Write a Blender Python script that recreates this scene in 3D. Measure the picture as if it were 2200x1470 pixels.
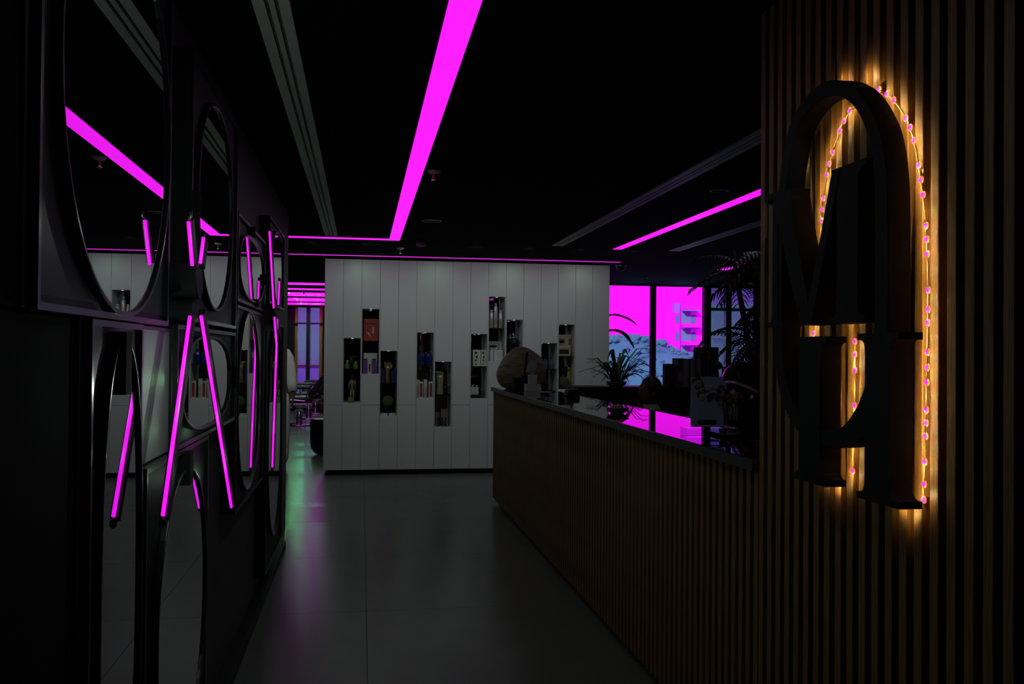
import bpy, bmesh, math, random
from mathutils import Vector, Matrix
random.seed(7)
PI = math.pi
S = bpy.context.scene
COL = S.collection
for o in list(bpy.data.objects): bpy.data.objects.remove(o)

# ------------------------------------------------------------ camera, sky, sun, exposure
cam_d = bpy.data.cameras.new('camera'); cam = bpy.data.objects.new('camera', cam_d); COL.objects.link(cam)
cam_d.sensor_width = 36.0; cam_d.lens = 1959 / 2200 * 36; cam_d.clip_start = 0.02; cam_d.clip_end = 400
YAW, PIT, ROL = .16348, .011536, -.0081976
_f = Vector((math.sin(YAW)*math.cos(PIT), math.cos(YAW)*math.cos(PIT), math.sin(PIT)))
_r = Vector((math.cos(YAW), -math.sin(YAW), 0)); _d = _f.cross(_r)
_r2 = math.cos(ROL)*_r + math.sin(ROL)*_d; _d2 = -math.sin(ROL)*_r + math.cos(ROL)*_d
_m = Matrix((_r2, -_d2, -_f)).transposed().to_4x4(); _m.translation = Vector((0, 0, 1.42))
cam.matrix_world = _m
S.camera = cam

MAG = (1.0, 0.0103, 1.0)
SKY = 1.15
w = bpy.data.worlds.new('sky'); S.world = w; w.use_nodes = True
bg = w.node_tree.nodes['Background']; bg.inputs[0].default_value = (1.0, 0.0103/SKY, 1.0, 1); bg.inputs[1].default_value = SKY
sun_d = bpy.data.lights.new('sun', 'SUN'); sun_d.energy = 2.6; sun_d.color = (.30, 1.0, .95); sun_d.angle = .05
sun = bpy.data.objects.new('sun', sun_d); COL.objects.link(sun)
sun.rotation_euler = Vector((.5, .75, -.5)).to_track_quat('-Z', 'Y').to_euler()
S.view_settings.view_transform = 'Standard'; S.view_settings.look = 'None'
S.view_settings.gamma = 1.0; S.view_settings.use_curve_mapping = False; S.view_settings.exposure = 0.0

def lamp(kind, loc, power, col=(.92, 1.0, .95), to=(0, 0, -1), angle=150, blend=.6):
    d = bpy.data.lights.new('lamp', kind); d.energy = power; d.color = col
    if kind in ('SPOT', 'POINT'): d.shadow_soft_size = 0.0
    if kind == 'SPOT': d.spot_size = math.radians(angle); d.spot_blend = blend
    o = bpy.data.objects.new('lamp', d); COL.objects.link(o); o.location = loc
    o.rotation_euler = Vector(to).to_track_quat('-Z', 'Y').to_euler()
    return o
WHITE = (.90, 1.0, .95); GREEN = (.02, 1.0, .05); DAY = 9.0
# spots added at the windows of both rooms to balance the magenta sky
for x in (3.5, 4.2, 5.0): lamp('SPOT', (x, 13.8, 2.38), 2.0, (.0, .5, 1.0), to=(-.2, -1, -.55), angle=150, blend=1)
for x in (-1.4, -1.1): lamp('SPOT', (x, 23.3, 1.8), 11, (.75, .9, 1.0), to=(0, -1, -.12), angle=120, blend=.5)
for x in (5.6, 6.1): lamp('SPOT', (x, 15.0, 1.7), 6, (.3, .9, 1.0), to=(0, -1, -.05), angle=110, blend=.5)
for k in range(7): lamp('SPOT', (-.5 + k*.55, 9.15, 2.485), 4.3, (.92, 1.0, .97), to=(0, 1, -.72), angle=105, blend=.8)   # added spots without fixtures, washing the white cabinet
lamp('SPOT', (-.75, 10.1, 2.47), 16, (.95, 1.0, 1.0), to=(-.25, 1, -1.1), angle=70, blend=1)  # added spot, no fixture, to brighten the standing person

lamp('SPOT', (.92, 1.6, 2.47), 5.0, (.9, .97, 1.0), to=(.44, 1.86, -1.25), angle=15, blend=.6)   # extra spot with no fixture, added to brighten the card stand

# ------------------------------------------------------------ materials
def M(name, col, rough=.5, metal=0.0, var=.12, scale=18.0, spec=.5, emit=None, estr=1.0, bump=0.0, stretch=None, coat=0.0, trans=0.0, ior=1.45):
    m = bpy.data.materials.new(name); m.use_nodes = True
    nt = m.node_tree; b = nt.nodes['Principled BSDF']
    tc = nt.nodes.new('ShaderNodeTexCoord'); mp = nt.nodes.new('ShaderNodeMapping')
    nt.links.new(tc.outputs['Object'], mp.inputs[0])
    if stretch: mp.inputs['Scale'].default_value = stretch
    nz = nt.nodes.new('ShaderNodeTexNoise'); nz.inputs['Scale'].default_value = scale; nz.inputs['Detail'].default_value = 4
    nt.links.new(mp.outputs[0], nz.inputs['Vector'])
    rp = nt.nodes.new('ShaderNodeValToRGB')
    c = Vector(col)
    rp.color_ramp.elements[0].position = .3; rp.color_ramp.elements[1].position = .7
    rp.color_ramp.elements[0].color = (*(c*(1-var)), 1); rp.color_ramp.elements[1].color = (*[min(1, v) for v in c*(1+var)], 1)
    nt.links.new(nz.outputs['Fac'], rp.inputs[0]); nt.links.new(rp.outputs[0], b.inputs['Base Color'])
    b.inputs['Roughness'].default_value = rough; b.inputs['Metallic'].default_value = metal
    b.inputs['Specular IOR Level'].default_value = spec; b.inputs['IOR'].default_value = ior
    b.inputs['Coat Weight'].default_value = coat; b.inputs['Coat Roughness'].default_value = .03
    b.inputs['Transmission Weight'].default_value = trans
    if emit: b.inputs['Emission Color'].default_value = (*emit, 1); b.inputs['Emission Strength'].default_value = estr
    if bump:
        bp = nt.nodes.new('ShaderNodeBump'); bp.inputs['Strength'].default_value = bump; bp.inputs['Distance'].default_value = .01
        nt.links.new(nz.outputs['Fac'], bp.inputs['Height']); nt.links.new(bp.outputs[0], b.inputs['Normal'])
    return m
def glass_mat(name, tint=(1, 1, 1), refl=.06, rough=0.0):
    m = bpy.data.materials.new(name); m.use_nodes = True; nt = m.node_tree
    for n in list(nt.nodes): nt.nodes.remove(n)
    out = nt.nodes.new('ShaderNodeOutputMaterial'); mx = nt.nodes.new('ShaderNodeMixShader')
    tr = nt.nodes.new('ShaderNodeBsdfTransparent'); gl = nt.nodes.new('ShaderNodeBsdfGlossy'); fr = nt.nodes.new('ShaderNodeLayerWeight')
    tr.inputs[0].default_value = (*tint, 1); gl.inputs['Roughness'].default_value = rough; gl.inputs[0].default_value = (1, 1, 1, 1)
    fr.inputs[0].default_value = refl
    nt.links.new(fr.outputs['Fresnel'], mx.inputs[0]); nt.links.new(tr.outputs[0], mx.inputs[1]); nt.links.new(gl.outputs[0], mx.inputs[2])
    nt.links.new(mx.outputs[0], out.inputs[0])
    return m
def mirror_mat(name, col, rough=.0):
    m = bpy.data.materials.new(name); m.use_nodes = True; nt = m.node_tree
    b = nt.nodes['Principled BSDF']; b.inputs['Metallic'].default_value = 1; b.inputs['Roughness'].default_value = rough
    b.inputs['Base Color'].default_value = (*col, 1)
    return m
def screen_mat(name):
    """fine woven sun screen: a grid of threads with see-through holes"""
    m = bpy.data.materials.new(name); m.use_nodes = True; nt = m.node_tree
    for n in list(nt.nodes): nt.nodes.remove(n)
    out = nt.nodes.new('ShaderNodeOutputMaterial'); mx = nt.nodes.new('ShaderNodeMixShader')
    tr = nt.nodes.new('ShaderNodeBsdfTransparent'); tr.inputs[0].default_value = (.34, 1, .72, 1)
    df = nt.nodes.new('ShaderNodeBsdfTranslucent'); df.inputs[0].default_value = (.42, .52, .56, 1)
    br = nt.nodes.new('ShaderNodeTexBrick'); br.offset = 0; br.inputs['Scale'].default_value = 1.0
    br.inputs['Brick Width'].default_value = .03; br.inputs['Row Height'].default_value = .03; br.inputs['Mortar Size'].default_value = .004
    br.inputs['Color1'].default_value = (.36, .36, .36, 1); br.inputs['Color2'].default_value = (.36, .36, .36, 1); br.inputs['Mortar'].default_value = (1, 1, 1, 1)
    tc = nt.nodes.new('ShaderNodeTexCoord'); sp = nt.nodes.new('ShaderNodeSeparateXYZ'); cb = nt.nodes.new('ShaderNodeCombineXYZ')
    nt.links.new(tc.outputs['Object'], sp.inputs[0]); nt.links.new(sp.outputs['X'], cb.inputs['X']); nt.links.new(sp.outputs['Z'], cb.inputs['Y'])
    nt.links.new(cb.outputs[0], br.inputs['Vector']); nt.links.new(br.outputs['Color'], mx.inputs[0])
    nt.links.new(tr.outputs[0], mx.inputs[1]); nt.links.new(df.outputs[0], mx.inputs[2]); nt.links.new(mx.outputs[0], out.inputs[0])
    return m

m_ceil = M('black_ceiling_paint', (.006, .0065, .008), .95, spec=.05)
m_tile = M('polished_grey_tile', (.15, .157, .155), .25, var=.05, scale=3, spec=.45)
m_grout = M('dark_grout', (.03, .03, .03), .8)
m_wall = M('dark_grey_satin_wall', (.085, .09, .089), .6, var=.05, scale=4, spec=.3)
m_dark = M('charcoal_wall_paint', (.014, .015, .017), .8, var=.1, scale=5, spec=.2)
m_panel = M('white_matt_panel', (.62, .645, .64), .5, var=.02, scale=3, spec=.3)
m_joint = M('dark_carcass', (.004, .004, .004), .9, spec=.1)
m_black = M('black_plastic', (.006, .006, .007), .45)
m_blackgloss = M('black_lacquer', (.004, .004, .005), .12, spec=.6)
m_blacksatin = M('black_satin_metal', (.010, .011, .012), .5, spec=.3)
m_frame = M('dark_bronze_steel', (.035, .037, .037), .30, metal=.6, var=.1, spec=.5)
m_mirror = mirror_mat('silvered_mirror', (.72, .76, .76))
m_nichemirror = mirror_mat('smoked_mirror', (.42, .44, .44))
m_grille = M('grey_aluminium', (.62, .64, .64), .5, metal=.2, var=.05)
m_wood = M('stained_cedar', (.235, .132, .050), .5, var=.35, scale=6, stretch=(30, 30, 1.6), bump=.15)
m_topglass = M('black_counter_glass', (.003, .003, .004), .02, spec=1.0, ior=1.9, var=.0)
m_topedge = M('dark_counter_edge', (.05, .052, .055), .35)
m_letter = M('blue_black_letter_paint', (.006, .0085, .0105), .65, var=.08, spec=.25)
m_neon = M('magenta_light_strip', (.02, .02, .02), .5, emit=(1.0, .0103, 1.0), estr=1.05, var=0)
m_led_spot = M('led_bead', (.02, .02, .02), .5, emit=(1.0, .0103, 1.0), estr=1.2, var=0)
m_ledtape = M('amber_led_tape', (.5, .34, .16), .6)
m_oak = M('oak_window_frame', (.36, .17, .035), .5, var=.2, scale=5, stretch=(20, 20, 2))
m_alu = M('dark_window_alu', (.016, .02, .028), .45)
m_glass = glass_mat('clear_pane', (1, 1, 1), .04)
m_shelf = glass_mat('glass_shelf', (.80, .92, .88), .25)
m_screen = screen_mat('woven_sun_screen')
m_chrome = M('chrome', (.75, .76, .78), .12, metal=1, var=.02)
m_matte = M('matt_black_steel', (.02, .021, .021), .9, spec=.05)
m_leather = M('black_leather', (.012, .012, .014), .35, var=.2, scale=40, bump=.1)
m_white = M('white_plastic', (.62, .63, .62), .35, var=.03)
m_cloth = M('off_white_cotton', (.72, .72, .69), .85, var=.06, scale=12, bump=.15)
m_skin = M('brown_skin', (.16, .075, .045), .55, var=.06)
m_hair = M('black_hair', (.007, .006, .006), .5, var=.3, scale=60)
m_leaf = M('dark_green_leaf', (.035, .085, .028), .45, var=.3, scale=9)
m_leafb = M('blue_green_leaf', (.018, .05, .055), .45, var=.2, scale=6)
m_trunk = M('palm_bark', (.03, .022, .015), .8, var=.3, scale=25, bump=.3)

# ------------------------------------------------------------ mesh helpers
WL = {}
class G:
    def __init__(s): s.v = []; s.f = []
    def add(s, vs, fs):
        n = len(s.v); s.v += [tuple(p) for p in vs]; s.f += [tuple(i + n for i in f) for f in fs]; return s
    def box(s, x0, x1, y0, y1, z0, z1):
        return s.add([(x0,y0,z0),(x1,y0,z0),(x1,y1,z0),(x0,y1,z0),(x0,y0,z1),(x1,y0,z1),(x1,y1,z1),(x0,y1,z1)],
            [(0,3,2,1),(4,5,6,7),(0,1,5,4),(1,2,6,5),(2,3,7,6),(3,0,4,7)])
    def prism(s, poly, vec):
        n = len(poly); v = Vector(vec)
        return s.add(list(poly) + [Vector(p) + v for p in poly],
            [tuple(range(n))[::-1], tuple(range(n, 2*n))] + [(i, (i+1) % n, n+(i+1) % n, n+i) for i in range(n)])
    def ring(s, outer, inner, vec):
        n = len(outer); v = Vector(vec)
        vs = list(outer) + list(inner) + [Vector(p)+v for p in outer] + [Vector(p)+v for p in inner]
        fs = []
        for i in range(n):
            j = (i+1) % n
            fs += [(i, j, n+j, n+i), (2*n+i, 3*n+i, 3*n+j, 2*n+j), (i, 2*n+i, 2*n+j, j), (n+i, n+j, 3*n+j, 3*n+i)]
        return s.add(vs, fs)
    def loft(s, rings, cap=True, close=True):
        n = len(rings[0]); vs = [p for r in rings for p in r]; fs = []
        for k in range(len(rings)-1):
            for i in range(n if close else n-1):
                j = (i+1) % n; fs.append((k*n+i, k*n+j, (k+1)*n+j, (k+1)*n+i))
        if cap and close: fs += [tuple(range(n))[::-1], tuple(range((len(rings)-1)*n, len(rings)*n))]
        return s.add(vs, fs)
    def tube(s, path, rad, n=8):
        path = [Vector(p) for p in path]; rad = rad if isinstance(rad, (list, tuple)) else [rad]*len(path)
        rings = []; up = None
        for i, p in enumerate(path):
            t = (path[min(i+1, len(path)-1)] - path[max(i-1, 0)]).normalized()
            if up is None: up = Vector((0, 0, 1)) if abs(t.z) < .9 else Vector((1, 0, 0))
            a = t.cross(up).normalized(); b = a.cross(t).normalized(); up = b
            rings.append([p + rad[i]*(math.cos(q*2*PI/n)*a + math.sin(q*2*PI/n)*b) for q in range(n)])
        return s.loft(rings)
    def lathe(s, prof, c=(0, 0, 0), n=20, sx=1, sy=1):
        return s.loft([[(c[0]+r*sx*math.cos(q*2*PI/n), c[1]+r*sy*math.sin(q*2*PI/n), c[2]+z) for q in range(n)] for r, z in prof])
    def ell(s, c, r, nu=16, nv=10, fn=None):
        rings = []
        for k in range(nv+1):
            t = -PI/2 + PI*k/nv; row = []
            for q in range(nu):
                a = 2*PI*q/nu; d = Vector((math.cos(t)*math.cos(a), math.cos(t)*math.sin(a), math.sin(t)))
                if k in (0, nv): d = Vector((1e-4*math.cos(a), 1e-4*math.sin(a), math.sin(t)))
                k2 = fn(d) if fn else 1
                row.append((c[0]+d.x*r[0]*k2, c[1]+d.y*r[1]*k2, c[2]+d.z*r[2]*k2))
            rings.append(row)
        return s.loft(rings)
    def blade(s, path, width, fold=.25, up=(0, 0, 1)):
        """a leaf: a folded ribbon along path that tapers at both ends, with thickness"""
        path = [Vector(p) for p in path]; n = len(path); L = []
        for i, p in enumerate(path):
            t = (path[min(i+1, n-1)] - path[max(i-1, 0)]).normalized()
            a = t.cross(Vector(up)); a = a.normalized() if a.length > 1e-4 else Vector((1, 0, 0))
            b = a.cross(t).normalized(); u = i/(n-1)
            wd = width*max(.04, (math.sin(PI*min(1, u*.9+.08))**.7))/2
            L.append([p - a*wd + b*wd*fold, p + b*.001, p + a*wd + b*wd*fold, p - b*.003])
        return s.loft(L)
def obj(name, g, mat, parent=None, smooth=False, bevel=0, world=True, sub=0):
    me = bpy.data.meshes.new(name); me.from_pydata([tuple(p) for p in g.v], [], g.f); me.materials.append(mat)
    bm = bmesh.new(); bm.from_mesh(me); bmesh.ops.recalc_face_normals(bm, faces=bm.faces); bm.to_mesh(me); bm.free()
    o = bpy.data.objects.new(name, me); COL.objects.link(o)
    if smooth:
        for p in me.polygons: p.use_smooth = True
    if bevel:
        b = o.modifiers.new('edge', 'BEVEL'); b.width = bevel; b.segments = 2; b.limit_method = 'ANGLE'; b.angle_limit = .6
    if sub: q = o.modifiers.new('sub', 'SUBSURF'); q.levels = sub; q.render_levels = sub
    WL[o] = Vector((0, 0, 0))
    if parent:
        o.parent = parent
        if world: o.location = -WL[parent]
        else: WL[o] = WL[parent].copy()
    return o
def tag(o, label, cat, group=None, kind=None):
    o['label'] = label; o['category'] = cat
    if group: o['group'] = group
    if kind: o['kind'] = kind
    return o
def thing(name, label, cat, loc=(0, 0, 0), group=None):
    o = bpy.data.objects.new(name, None); COL.objects.link(o); o.location = loc; o.empty_display_size = .05
    WL[o] = Vector(loc); tag(o, label, cat, group); return o
def struct(name, g, mat, **k):
    o = obj(name, g, mat, **k); o['kind'] = 'structure'; return o
def sroot(name):
    o = bpy.data.objects.new(name, None); COL.objects.link(o); WL[o] = Vector((0, 0, 0)); o['kind'] = 'structure'; return o
def dup(root, loc, label=None):
    r = root.copy(); COL.objects.link(r); r.location = loc; WL[r] = Vector(loc)
    if label: r['label'] = label
    for ch in list(root.children):
        c = ch.copy(); COL.objects.link(c); c.parent = r; WL[c] = WL[r]
        for g in ch.children:
            d = g.copy(); COL.objects.link(d); d.parent = c; WL[d] = WL[r]
    return r
def link_copy(o, parent, loc):
    c = o.copy(); COL.objects.link(c); c.parent = parent; c.location = loc; WL[c] = Vector((0, 0, 0)); return c
def cr(pts, n=6, closed=True):
    """Catmull-Rom through 2-D points"""
    out = []; N = len(pts); P = [Vector((*p, 0)) for p in pts]
    for i in range(N if closed else N-1):
        a, b, c, d = (P[(i-1) % N], P[i], P[(i+1) % N], P[(i+2) % N]) if closed else (P[max(i-1, 0)], P[i], P[i+1], P[min(i+2, N-1)])
        for k in range(n):
            t = k/n
            q = .5*((2*b) + (c-a)*t + (2*a-5*b+4*c-d)*t*t + (3*b-a-3*c+d)*t**3); out.append((q.x, q.y))
    if not closed: out.append(pts[-1])
    return out
def by_angle(poly, c, n):
    """resample a closed star-shaped outline at n even angles"""
    L = sorted((math.atan2(p[1]-c[1], p[0]-c[0]), math.hypot(p[0]-c[0], p[1]-c[1])) for p in poly); out = []
    L = [(L[-1][0]-2*PI, L[-1][1])] + L + [(L[0][0]+2*PI, L[0][1])]
    for k in range(n):
        a = -PI + 2*PI*(k+.5)/n
        for (a0, r0), (a1, r1) in zip(L, L[1:]):
            if a0 <= a <= a1:
                r = r0 + (r1-r0)*(a-a0)/max(1e-9, a1-a0); out.append((c[0]+r*math.cos(a), c[1]+r*math.sin(a))); break
    return out

# ------------------------------------------------------------ setting
floor = struct('floor', G().box(-6, 8, -3, 24, -.2, -.004), m_grout)
T = 1.34; tile0 = None
for i in range(-2, 5):
    for j in range(-5, 14):
        x, y = .04 + i*T, 5.06 + j*T
        if y < -2.2 or (y > 13.2 and i > 1): continue
        if tile0 is None:
            tile0 = obj('tile', G().box(.0012, T-.0012, .0012, T-.0012, -.004, 0), m_tile, floor); tile0.location = (x, y, 0)
        else: link_copy(tile0, floor, (x, y, 0))
ceiling = struct('ceiling', G().box(-6, 8, -3, 14.05, 2.5, 2.8).box(-6, 3.0, 14.05, 22.3, 2.5, 2.8), m_ceil)
struct('wall_left', G().box(-.75, -.5835, -2.2, 7.45, 0, 2.5), m_wall)
struct('wall_front', G().box(-.75, 1.4, -2.4, -2.2, 0, 2.5), m_dark)
struct('wall_far_left', G().box(-3.4, -3.2, 7.25, 22, 0, 2.5), m_dark)
struct('wall_rear_left', G().box(-3.2, -.75, 7.25, 7.45, 0, 2.5), m_dark)
struct('wall_partition', G().box(2.0, 2.9, 11.12, 22, 0, 2.5), m_dark)
struct('wall_side', G().box(6.6, 6.8, .5, 14.2, 0, 2.5), m_dark)
struct('wall_rear_right', G().box(1.4, 6.6, .5, .7, 0, 2.5), m_dark)
# right slat wall with the sign
wr = struct('wall_right', G().box(1.27, 1.40, -2.2, 2.712, 0, 2.5), m_joint)
PITCH = .0582
slat_w = None
for k in range(40):
    y = 2.712 - .031 - k*PITCH
    if slat_w is None:
        slat_w = obj('slat', G().box(1.24, 1.27, 0, .031, 0, 2.5), m_wood, wr, bevel=.002); slat_w.location = (0, y, 0)
    else: link_copy(slat_w, wr, (0, y, 0))
# skirting board along the mirror wall
struct('baseboard_left', G().box(-.5835, -.524, -2.2, 6.76, 0, .05), m_blacksatin)

# far wall with four panes on the right room, one pair of screens on the back room
Yw = 13.85
wf = struct('wall_far', G().box(2.9, 6.8, Yw, Yw+.2, 0, .42).box(2.9, 3.02, Yw, Yw+.2, .42, 2.5).box(6.31, 6.8, Yw, Yw+.2, .42, 2.5).box(5.43, 5.475, Yw, Yw+.2, .42, 2.5).box(5.795, 5.82, Yw, Yw+.2, .42, 2.5).box(4.548, 4.558, Yw, Yw+.2, .42, 2.5), m_alu)
def window(name, x0, x1, Y, z0, z1, mat, fw, glass, transom=None, d=.06, screen=False):
    r = sroot(name)
    g = G().box(x0-fw, x0, Y, Y+d, z0-fw, z1+fw).box(x1, x1+fw, Y, Y+d, z0-fw, z1+fw).box(x0, x1, Y, Y+d, z1, z1+fw).box(x0, x1, Y, Y+d, z0-fw, z0)
    obj('window_frame', g, mat, r)
    if transom:
        for t in transom: obj('transom', G().box(x0, x1, Y-.005, Y+d, t-.02, t+.02), m_alu if mat is not m_oak else mat, r)
    obj('pane', G().box(x0, x1, Y+d/2, Y+d/2+.006, z0, z1), glass, r)
    if screen: obj('sun_screen', G().box(x0, x1, Y+d/2-.015, Y+d/2-.0145, z0, z1), m_screen, r)
    return r
window('window_1', 3.05, 4.515, Yw, .47, 2.493, m_alu, .038, m_glass)
window('window_2', 4.592, 5.395, Yw, .47, 2.488, m_alu, .038, m_glass)
window('window_3', 5.505, 5.765, Yw, .47, 2.478, m_alu, .035, m_glass, transom=[2.135], screen=True)
window('window_4', 5.85, 6.28, Yw, .47, 2.478, m_alu, .035, m_glass, transom=[2.135], screen=True)
wb = struct('wall_back', G().box(-3.4, -1.55, 22, 22.25, 0, 2.5).box(-.92, 2.9, 22, 22.25, 0, 2.5).box(-1.55, -.92, 22, 22.25, 2.445, 2.5).box(-1.55, -.92, 22, 22.25, 0, .385), m_dark)
w5 = window('window_5', -1.485, -1.285, 22, .45, 2.44, m_oak, .07, m_glass, transom=[1.07], d=.1, screen=True)
w6 = window('window_6', -1.20, -.985, 22, .45, 2.44, m_oak, .07, m_glass, transom=[1.07], d=.1, screen=True)
struct('trim_1', G().box(-1.285, -1.20, 21.94, 21.999, .38, 2.46), m_alu)
struct('trim_2', G().box(-1.56, -.92, 21.95, 21.999, 2.045, 2.085), m_alu)

# ------------------------------------------------------------ ceiling fittings
def strip(label, boxes, gain=(0, 0, 0), to=(0, 0, -1), step=.6, balance=.7, clip=None, thick=.0105):
    b0 = boxes[0]
    for x0, x1, y0, y1 in boxes:           # spots added along each strip to balance its magenta light
        lx, ly = x1-x0, y1-y0; nx_, ny_ = max(1, round(lx/step)), max(1, round(ly/step))
        for a in range(nx_):
            for b in range(ny_):
                x, y = x0+lx*(a+.5)/nx_, y0+ly*(b+.5)/ny_
                if clip and not (clip[0] <= x <= clip[1]): continue
                P = lx*ly/(nx_*ny_)*4*PI
                c = Vector((gain[0], balance+gain[1], gain[2]))*P; m_ = max(c)
                lamp('SPOT', (x, y, 2.484), m_, tuple(c/m_), to=to, angle=179, blend=.9)
    r = thing('ceiling_light_strip', label, 'light', (b0[0], b0[2], 2.5), 'magenta ceiling light strips')
    g = G(); e = G()
    for x0, x1, y0, y1 in boxes:
        e.box(x0, x1, y0, y1, 2.4985-thick, 2.4985)
        if x1-x0 > y1-y0: g.box(x0, x1, y0-.006, y0, max(2.491, 2.4985-thick), 2.4995).box(x0, x1, y1, y1+.006, max(2.491, 2.4985-thick), 2.4995)
        else: g.box(x0-.006, x0, y0, y1, max(2.491, 2.4985-thick), 2.4995).box(x1, x1+.006, y0, y1, max(2.491, 2.4985-thick), 2.4995)
    obj('diffuser', e, m_neon, r); obj('trim_profile', g, m_black, r)
    return r
strip('long L-shaped magenta light strip above the aisle beside the mirror wall', [(.252, .352, 1.5, 8.72), (-3.0, .352, 8.72, 8.83)], (.48, .30, .44), balance=1.12)
strip('thin magenta light strip along the top of the white display cabinet', [(-2.2, 2.99, 10.325, 10.365)], (.8, .9, .9), (0, .10, -1), .8)
strip('straight magenta light strip above the reception desk, ending at the slatted wall', [(2.535, 2.63, 3.2, 9.06)], (.1, .15, .2))
strip('short magenta light strip glimpsed through the palm leaves', [(4.43, 4.56, 8.0, 10.98)])
for (a, b), lb in zip([(14.74, 15.26), (16.05, 16.54), (17.2, 18.45), (19.0, 20.35), (20.84, 21.9)],
        ['first and frontmost of the five cross strips over the barber chairs', 'second of the five cross strips, the thinnest one over the barber chairs',
         'broad third cross strip in the middle of the five over the barber chairs', 'fourth of the five cross strips over the barber chairs',
         'last of the five cross strips, directly above the oak window']):
    strip('magenta ceiling strip, ' + lb, [(-1.9, .2, a, b)], (.0, .1, .12), (0, -.16, -1), step=.9, balance=.95, thick=.002)
strip('short magenta ceiling strip ahead of the five cross strips, beside the dark wall end', [(-1.45, -1.155, 12.0, 14.2)])

def diffuser(label, x0, y0, y1):
    r = thing('air_diffuser', label, 'vent', (x0, y0, 2.5), 'slot air diffusers in the ceiling')
    for a, b in ((0, .038), (.050, .068), (.080, .115)):
        obj('slat', G().box(x0+a, x0+b, y0, y1, 2.488, 2.4985), m_grille, r)
    obj('backing', G().box(x0, x0+.115, y0, y1, 2.4988, 2.4996), m_black, r)
    obj('end_cap', G().box(x0, x0+.115, y1, y1+.012, 2.488, 2.4996), m_grille, r)
diffuser('long grey slot diffuser between the aisle light strip and the mirror wall', -.343, -1.5, 8.61)
diffuser('grey slot diffuser between the aisle light strip and the desk light strip', 1.865, 3.2, 8.91)
diffuser('short bluish slot diffuser between the desk light strip and the windows', 3.14, 6.6, 9.06)

def sprinkler(label, x, y):
    r = thing('fire_sprinkler', label, 'sprinkler', (x, y, 2.5), 'ceiling fire sprinklers')
    obj('rosette', G().lathe([(.005, -.022), (.03, -.016), (.040, -.004), (.041, -.001)], (x, y, 2.5)), m_grille, r, True)
    obj('bulb', G().lathe([(.006, -.05), (.008, -.045), (.008, -.03), (.006, -.022)], (x, y, 2.5), 10), M('red_glass', (.35, .03, .02), .2), r, True)
    obj('deflector', G().lathe([(.004, -.064), (.016, -.060), (.016, -.057), (.005, -.050)], (x, y, 2.5), 12), m_grille, r, True)
sprinkler('fire sprinkler with red bulb beside the long aisle light strip', .415, 5.42)
sprinkler('fire sprinkler just past the corner of the L-shaped light strip', .388, 9.55)
sprinkler('fire sprinkler on the ceiling before the two large windows', 3.95, 12.4)
sprinkler('fire sprinkler hanging among the cross strips over the barber chairs', -1.035, 16.8)
def ringlight(label, x, y, r_):
    r = thing('recessed_downlight', label, 'light', (x, y, 2.5), 'unlit round ceiling fittings')
    n = 28
    o = [(x+r_*math.cos(2*PI*k/n), y+r_*math.sin(2*PI*k/n), 2.488) for k in range(n)]
    i = [(x+r_*.86*math.cos(2*PI*k/n), y+r_*.86*math.sin(2*PI*k/n), 2.488) for k in range(n)]
    obj('trim_ring', G().ring(o, i, (0, 0, .0108)), m_frame, r, False)
    obj('lens', G().lathe([(r_*.84, -.006), (r_*.84, -.001)], (x, y, 2.5), 24), m_black, r)
ringlight('thin round unlit downlight ring beside the aisle light strip', .555, 7.44, .085)
ringlight('round black ceiling speaker next to the desk light strip near the slatted wall', 2.30, 5.66, .06)
r = thing('smoke_detector', 'pale grey tilted smoke detector near the corner of the L-shaped strip', 'detector', (.56, 8.85, 2.5))
obj('base', G().lathe([(.055, -.02), (.06, -.001)], (.56, 8.85, 2.5)), m_black, r)
obj('cover', G().lathe([(.02, -.062), (.046, -.055), (.054, -.021)], (.56, 8.85, 2.5)), M('pale_grey_plastic', (.45, .45, .44), .5), r, True)
r = thing('dome_camera', 'black security dome camera at the top corner of the white cabinet', 'camera', (3.02, 10.45, 2.5))
obj('base', G().lathe([(.06, -.04), (.065, -.001)], (3.02, 10.45, 2.5)), m_black, r, True)
obj('dome', G().ell((3.02, 10.45, 2.455), (.055, .055, .06)), m_blackgloss, r, True)
obj('dome_ring', G().lathe([(.058, -.048), (.062, -.046), (.062, -.040)], (3.02, 10.45, 2.5)), m_chrome, r, True)

# ------------------------------------------------------------ white display cabinet
CX0, PW, CY = -.421, .2095, 10.60
NI = {1: (.817, 1.578), 2: (1.154, 1.916), 3: (.668, 1.434), 5: (.876, 1.651), 6: (.540, 1.313), 8: (.870, 1.642), 9: (1.310, 2.082), 10: (1.029, 1.812), 12: (.760, 1.542), 13: (.981, 1.765)}
SH = {1: 1.215, 2: 1.540, 3: 1.053, 5: 1.266, 6: .922, 8: 1.255, 9: 1.705, 10: 1.438, 12: 1.228, 13: 1.383}
cab = thing('display_cabinet', 'tall white wall cabinet of narrow panels with ten staggered display niches', 'cabinet', (1.25, 10.8, 0))
obj('carcass', G().box(CX0+.004, CX0+16*PW-.004, 10.90, 11.1, .06, 2.475).box(CX0+.004, CX0+.02, CY+.02, 10.9, .06, 2.475).box(CX0+16*PW-.02, CX0+16*PW-.004, CY+.02, 10.9, .06, 2.475), m_panel, cab)
obj('plinth', G().box(CX0+.03, CX0+16*PW-.03, CY+.03, 10.9, .001, .06), m_black, cab)
obj('joint_backing', G().box(CX0+.02, CX0+16*PW-.02, CY+.016, CY+.019, .062, .53), m_joint, cab)
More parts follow.
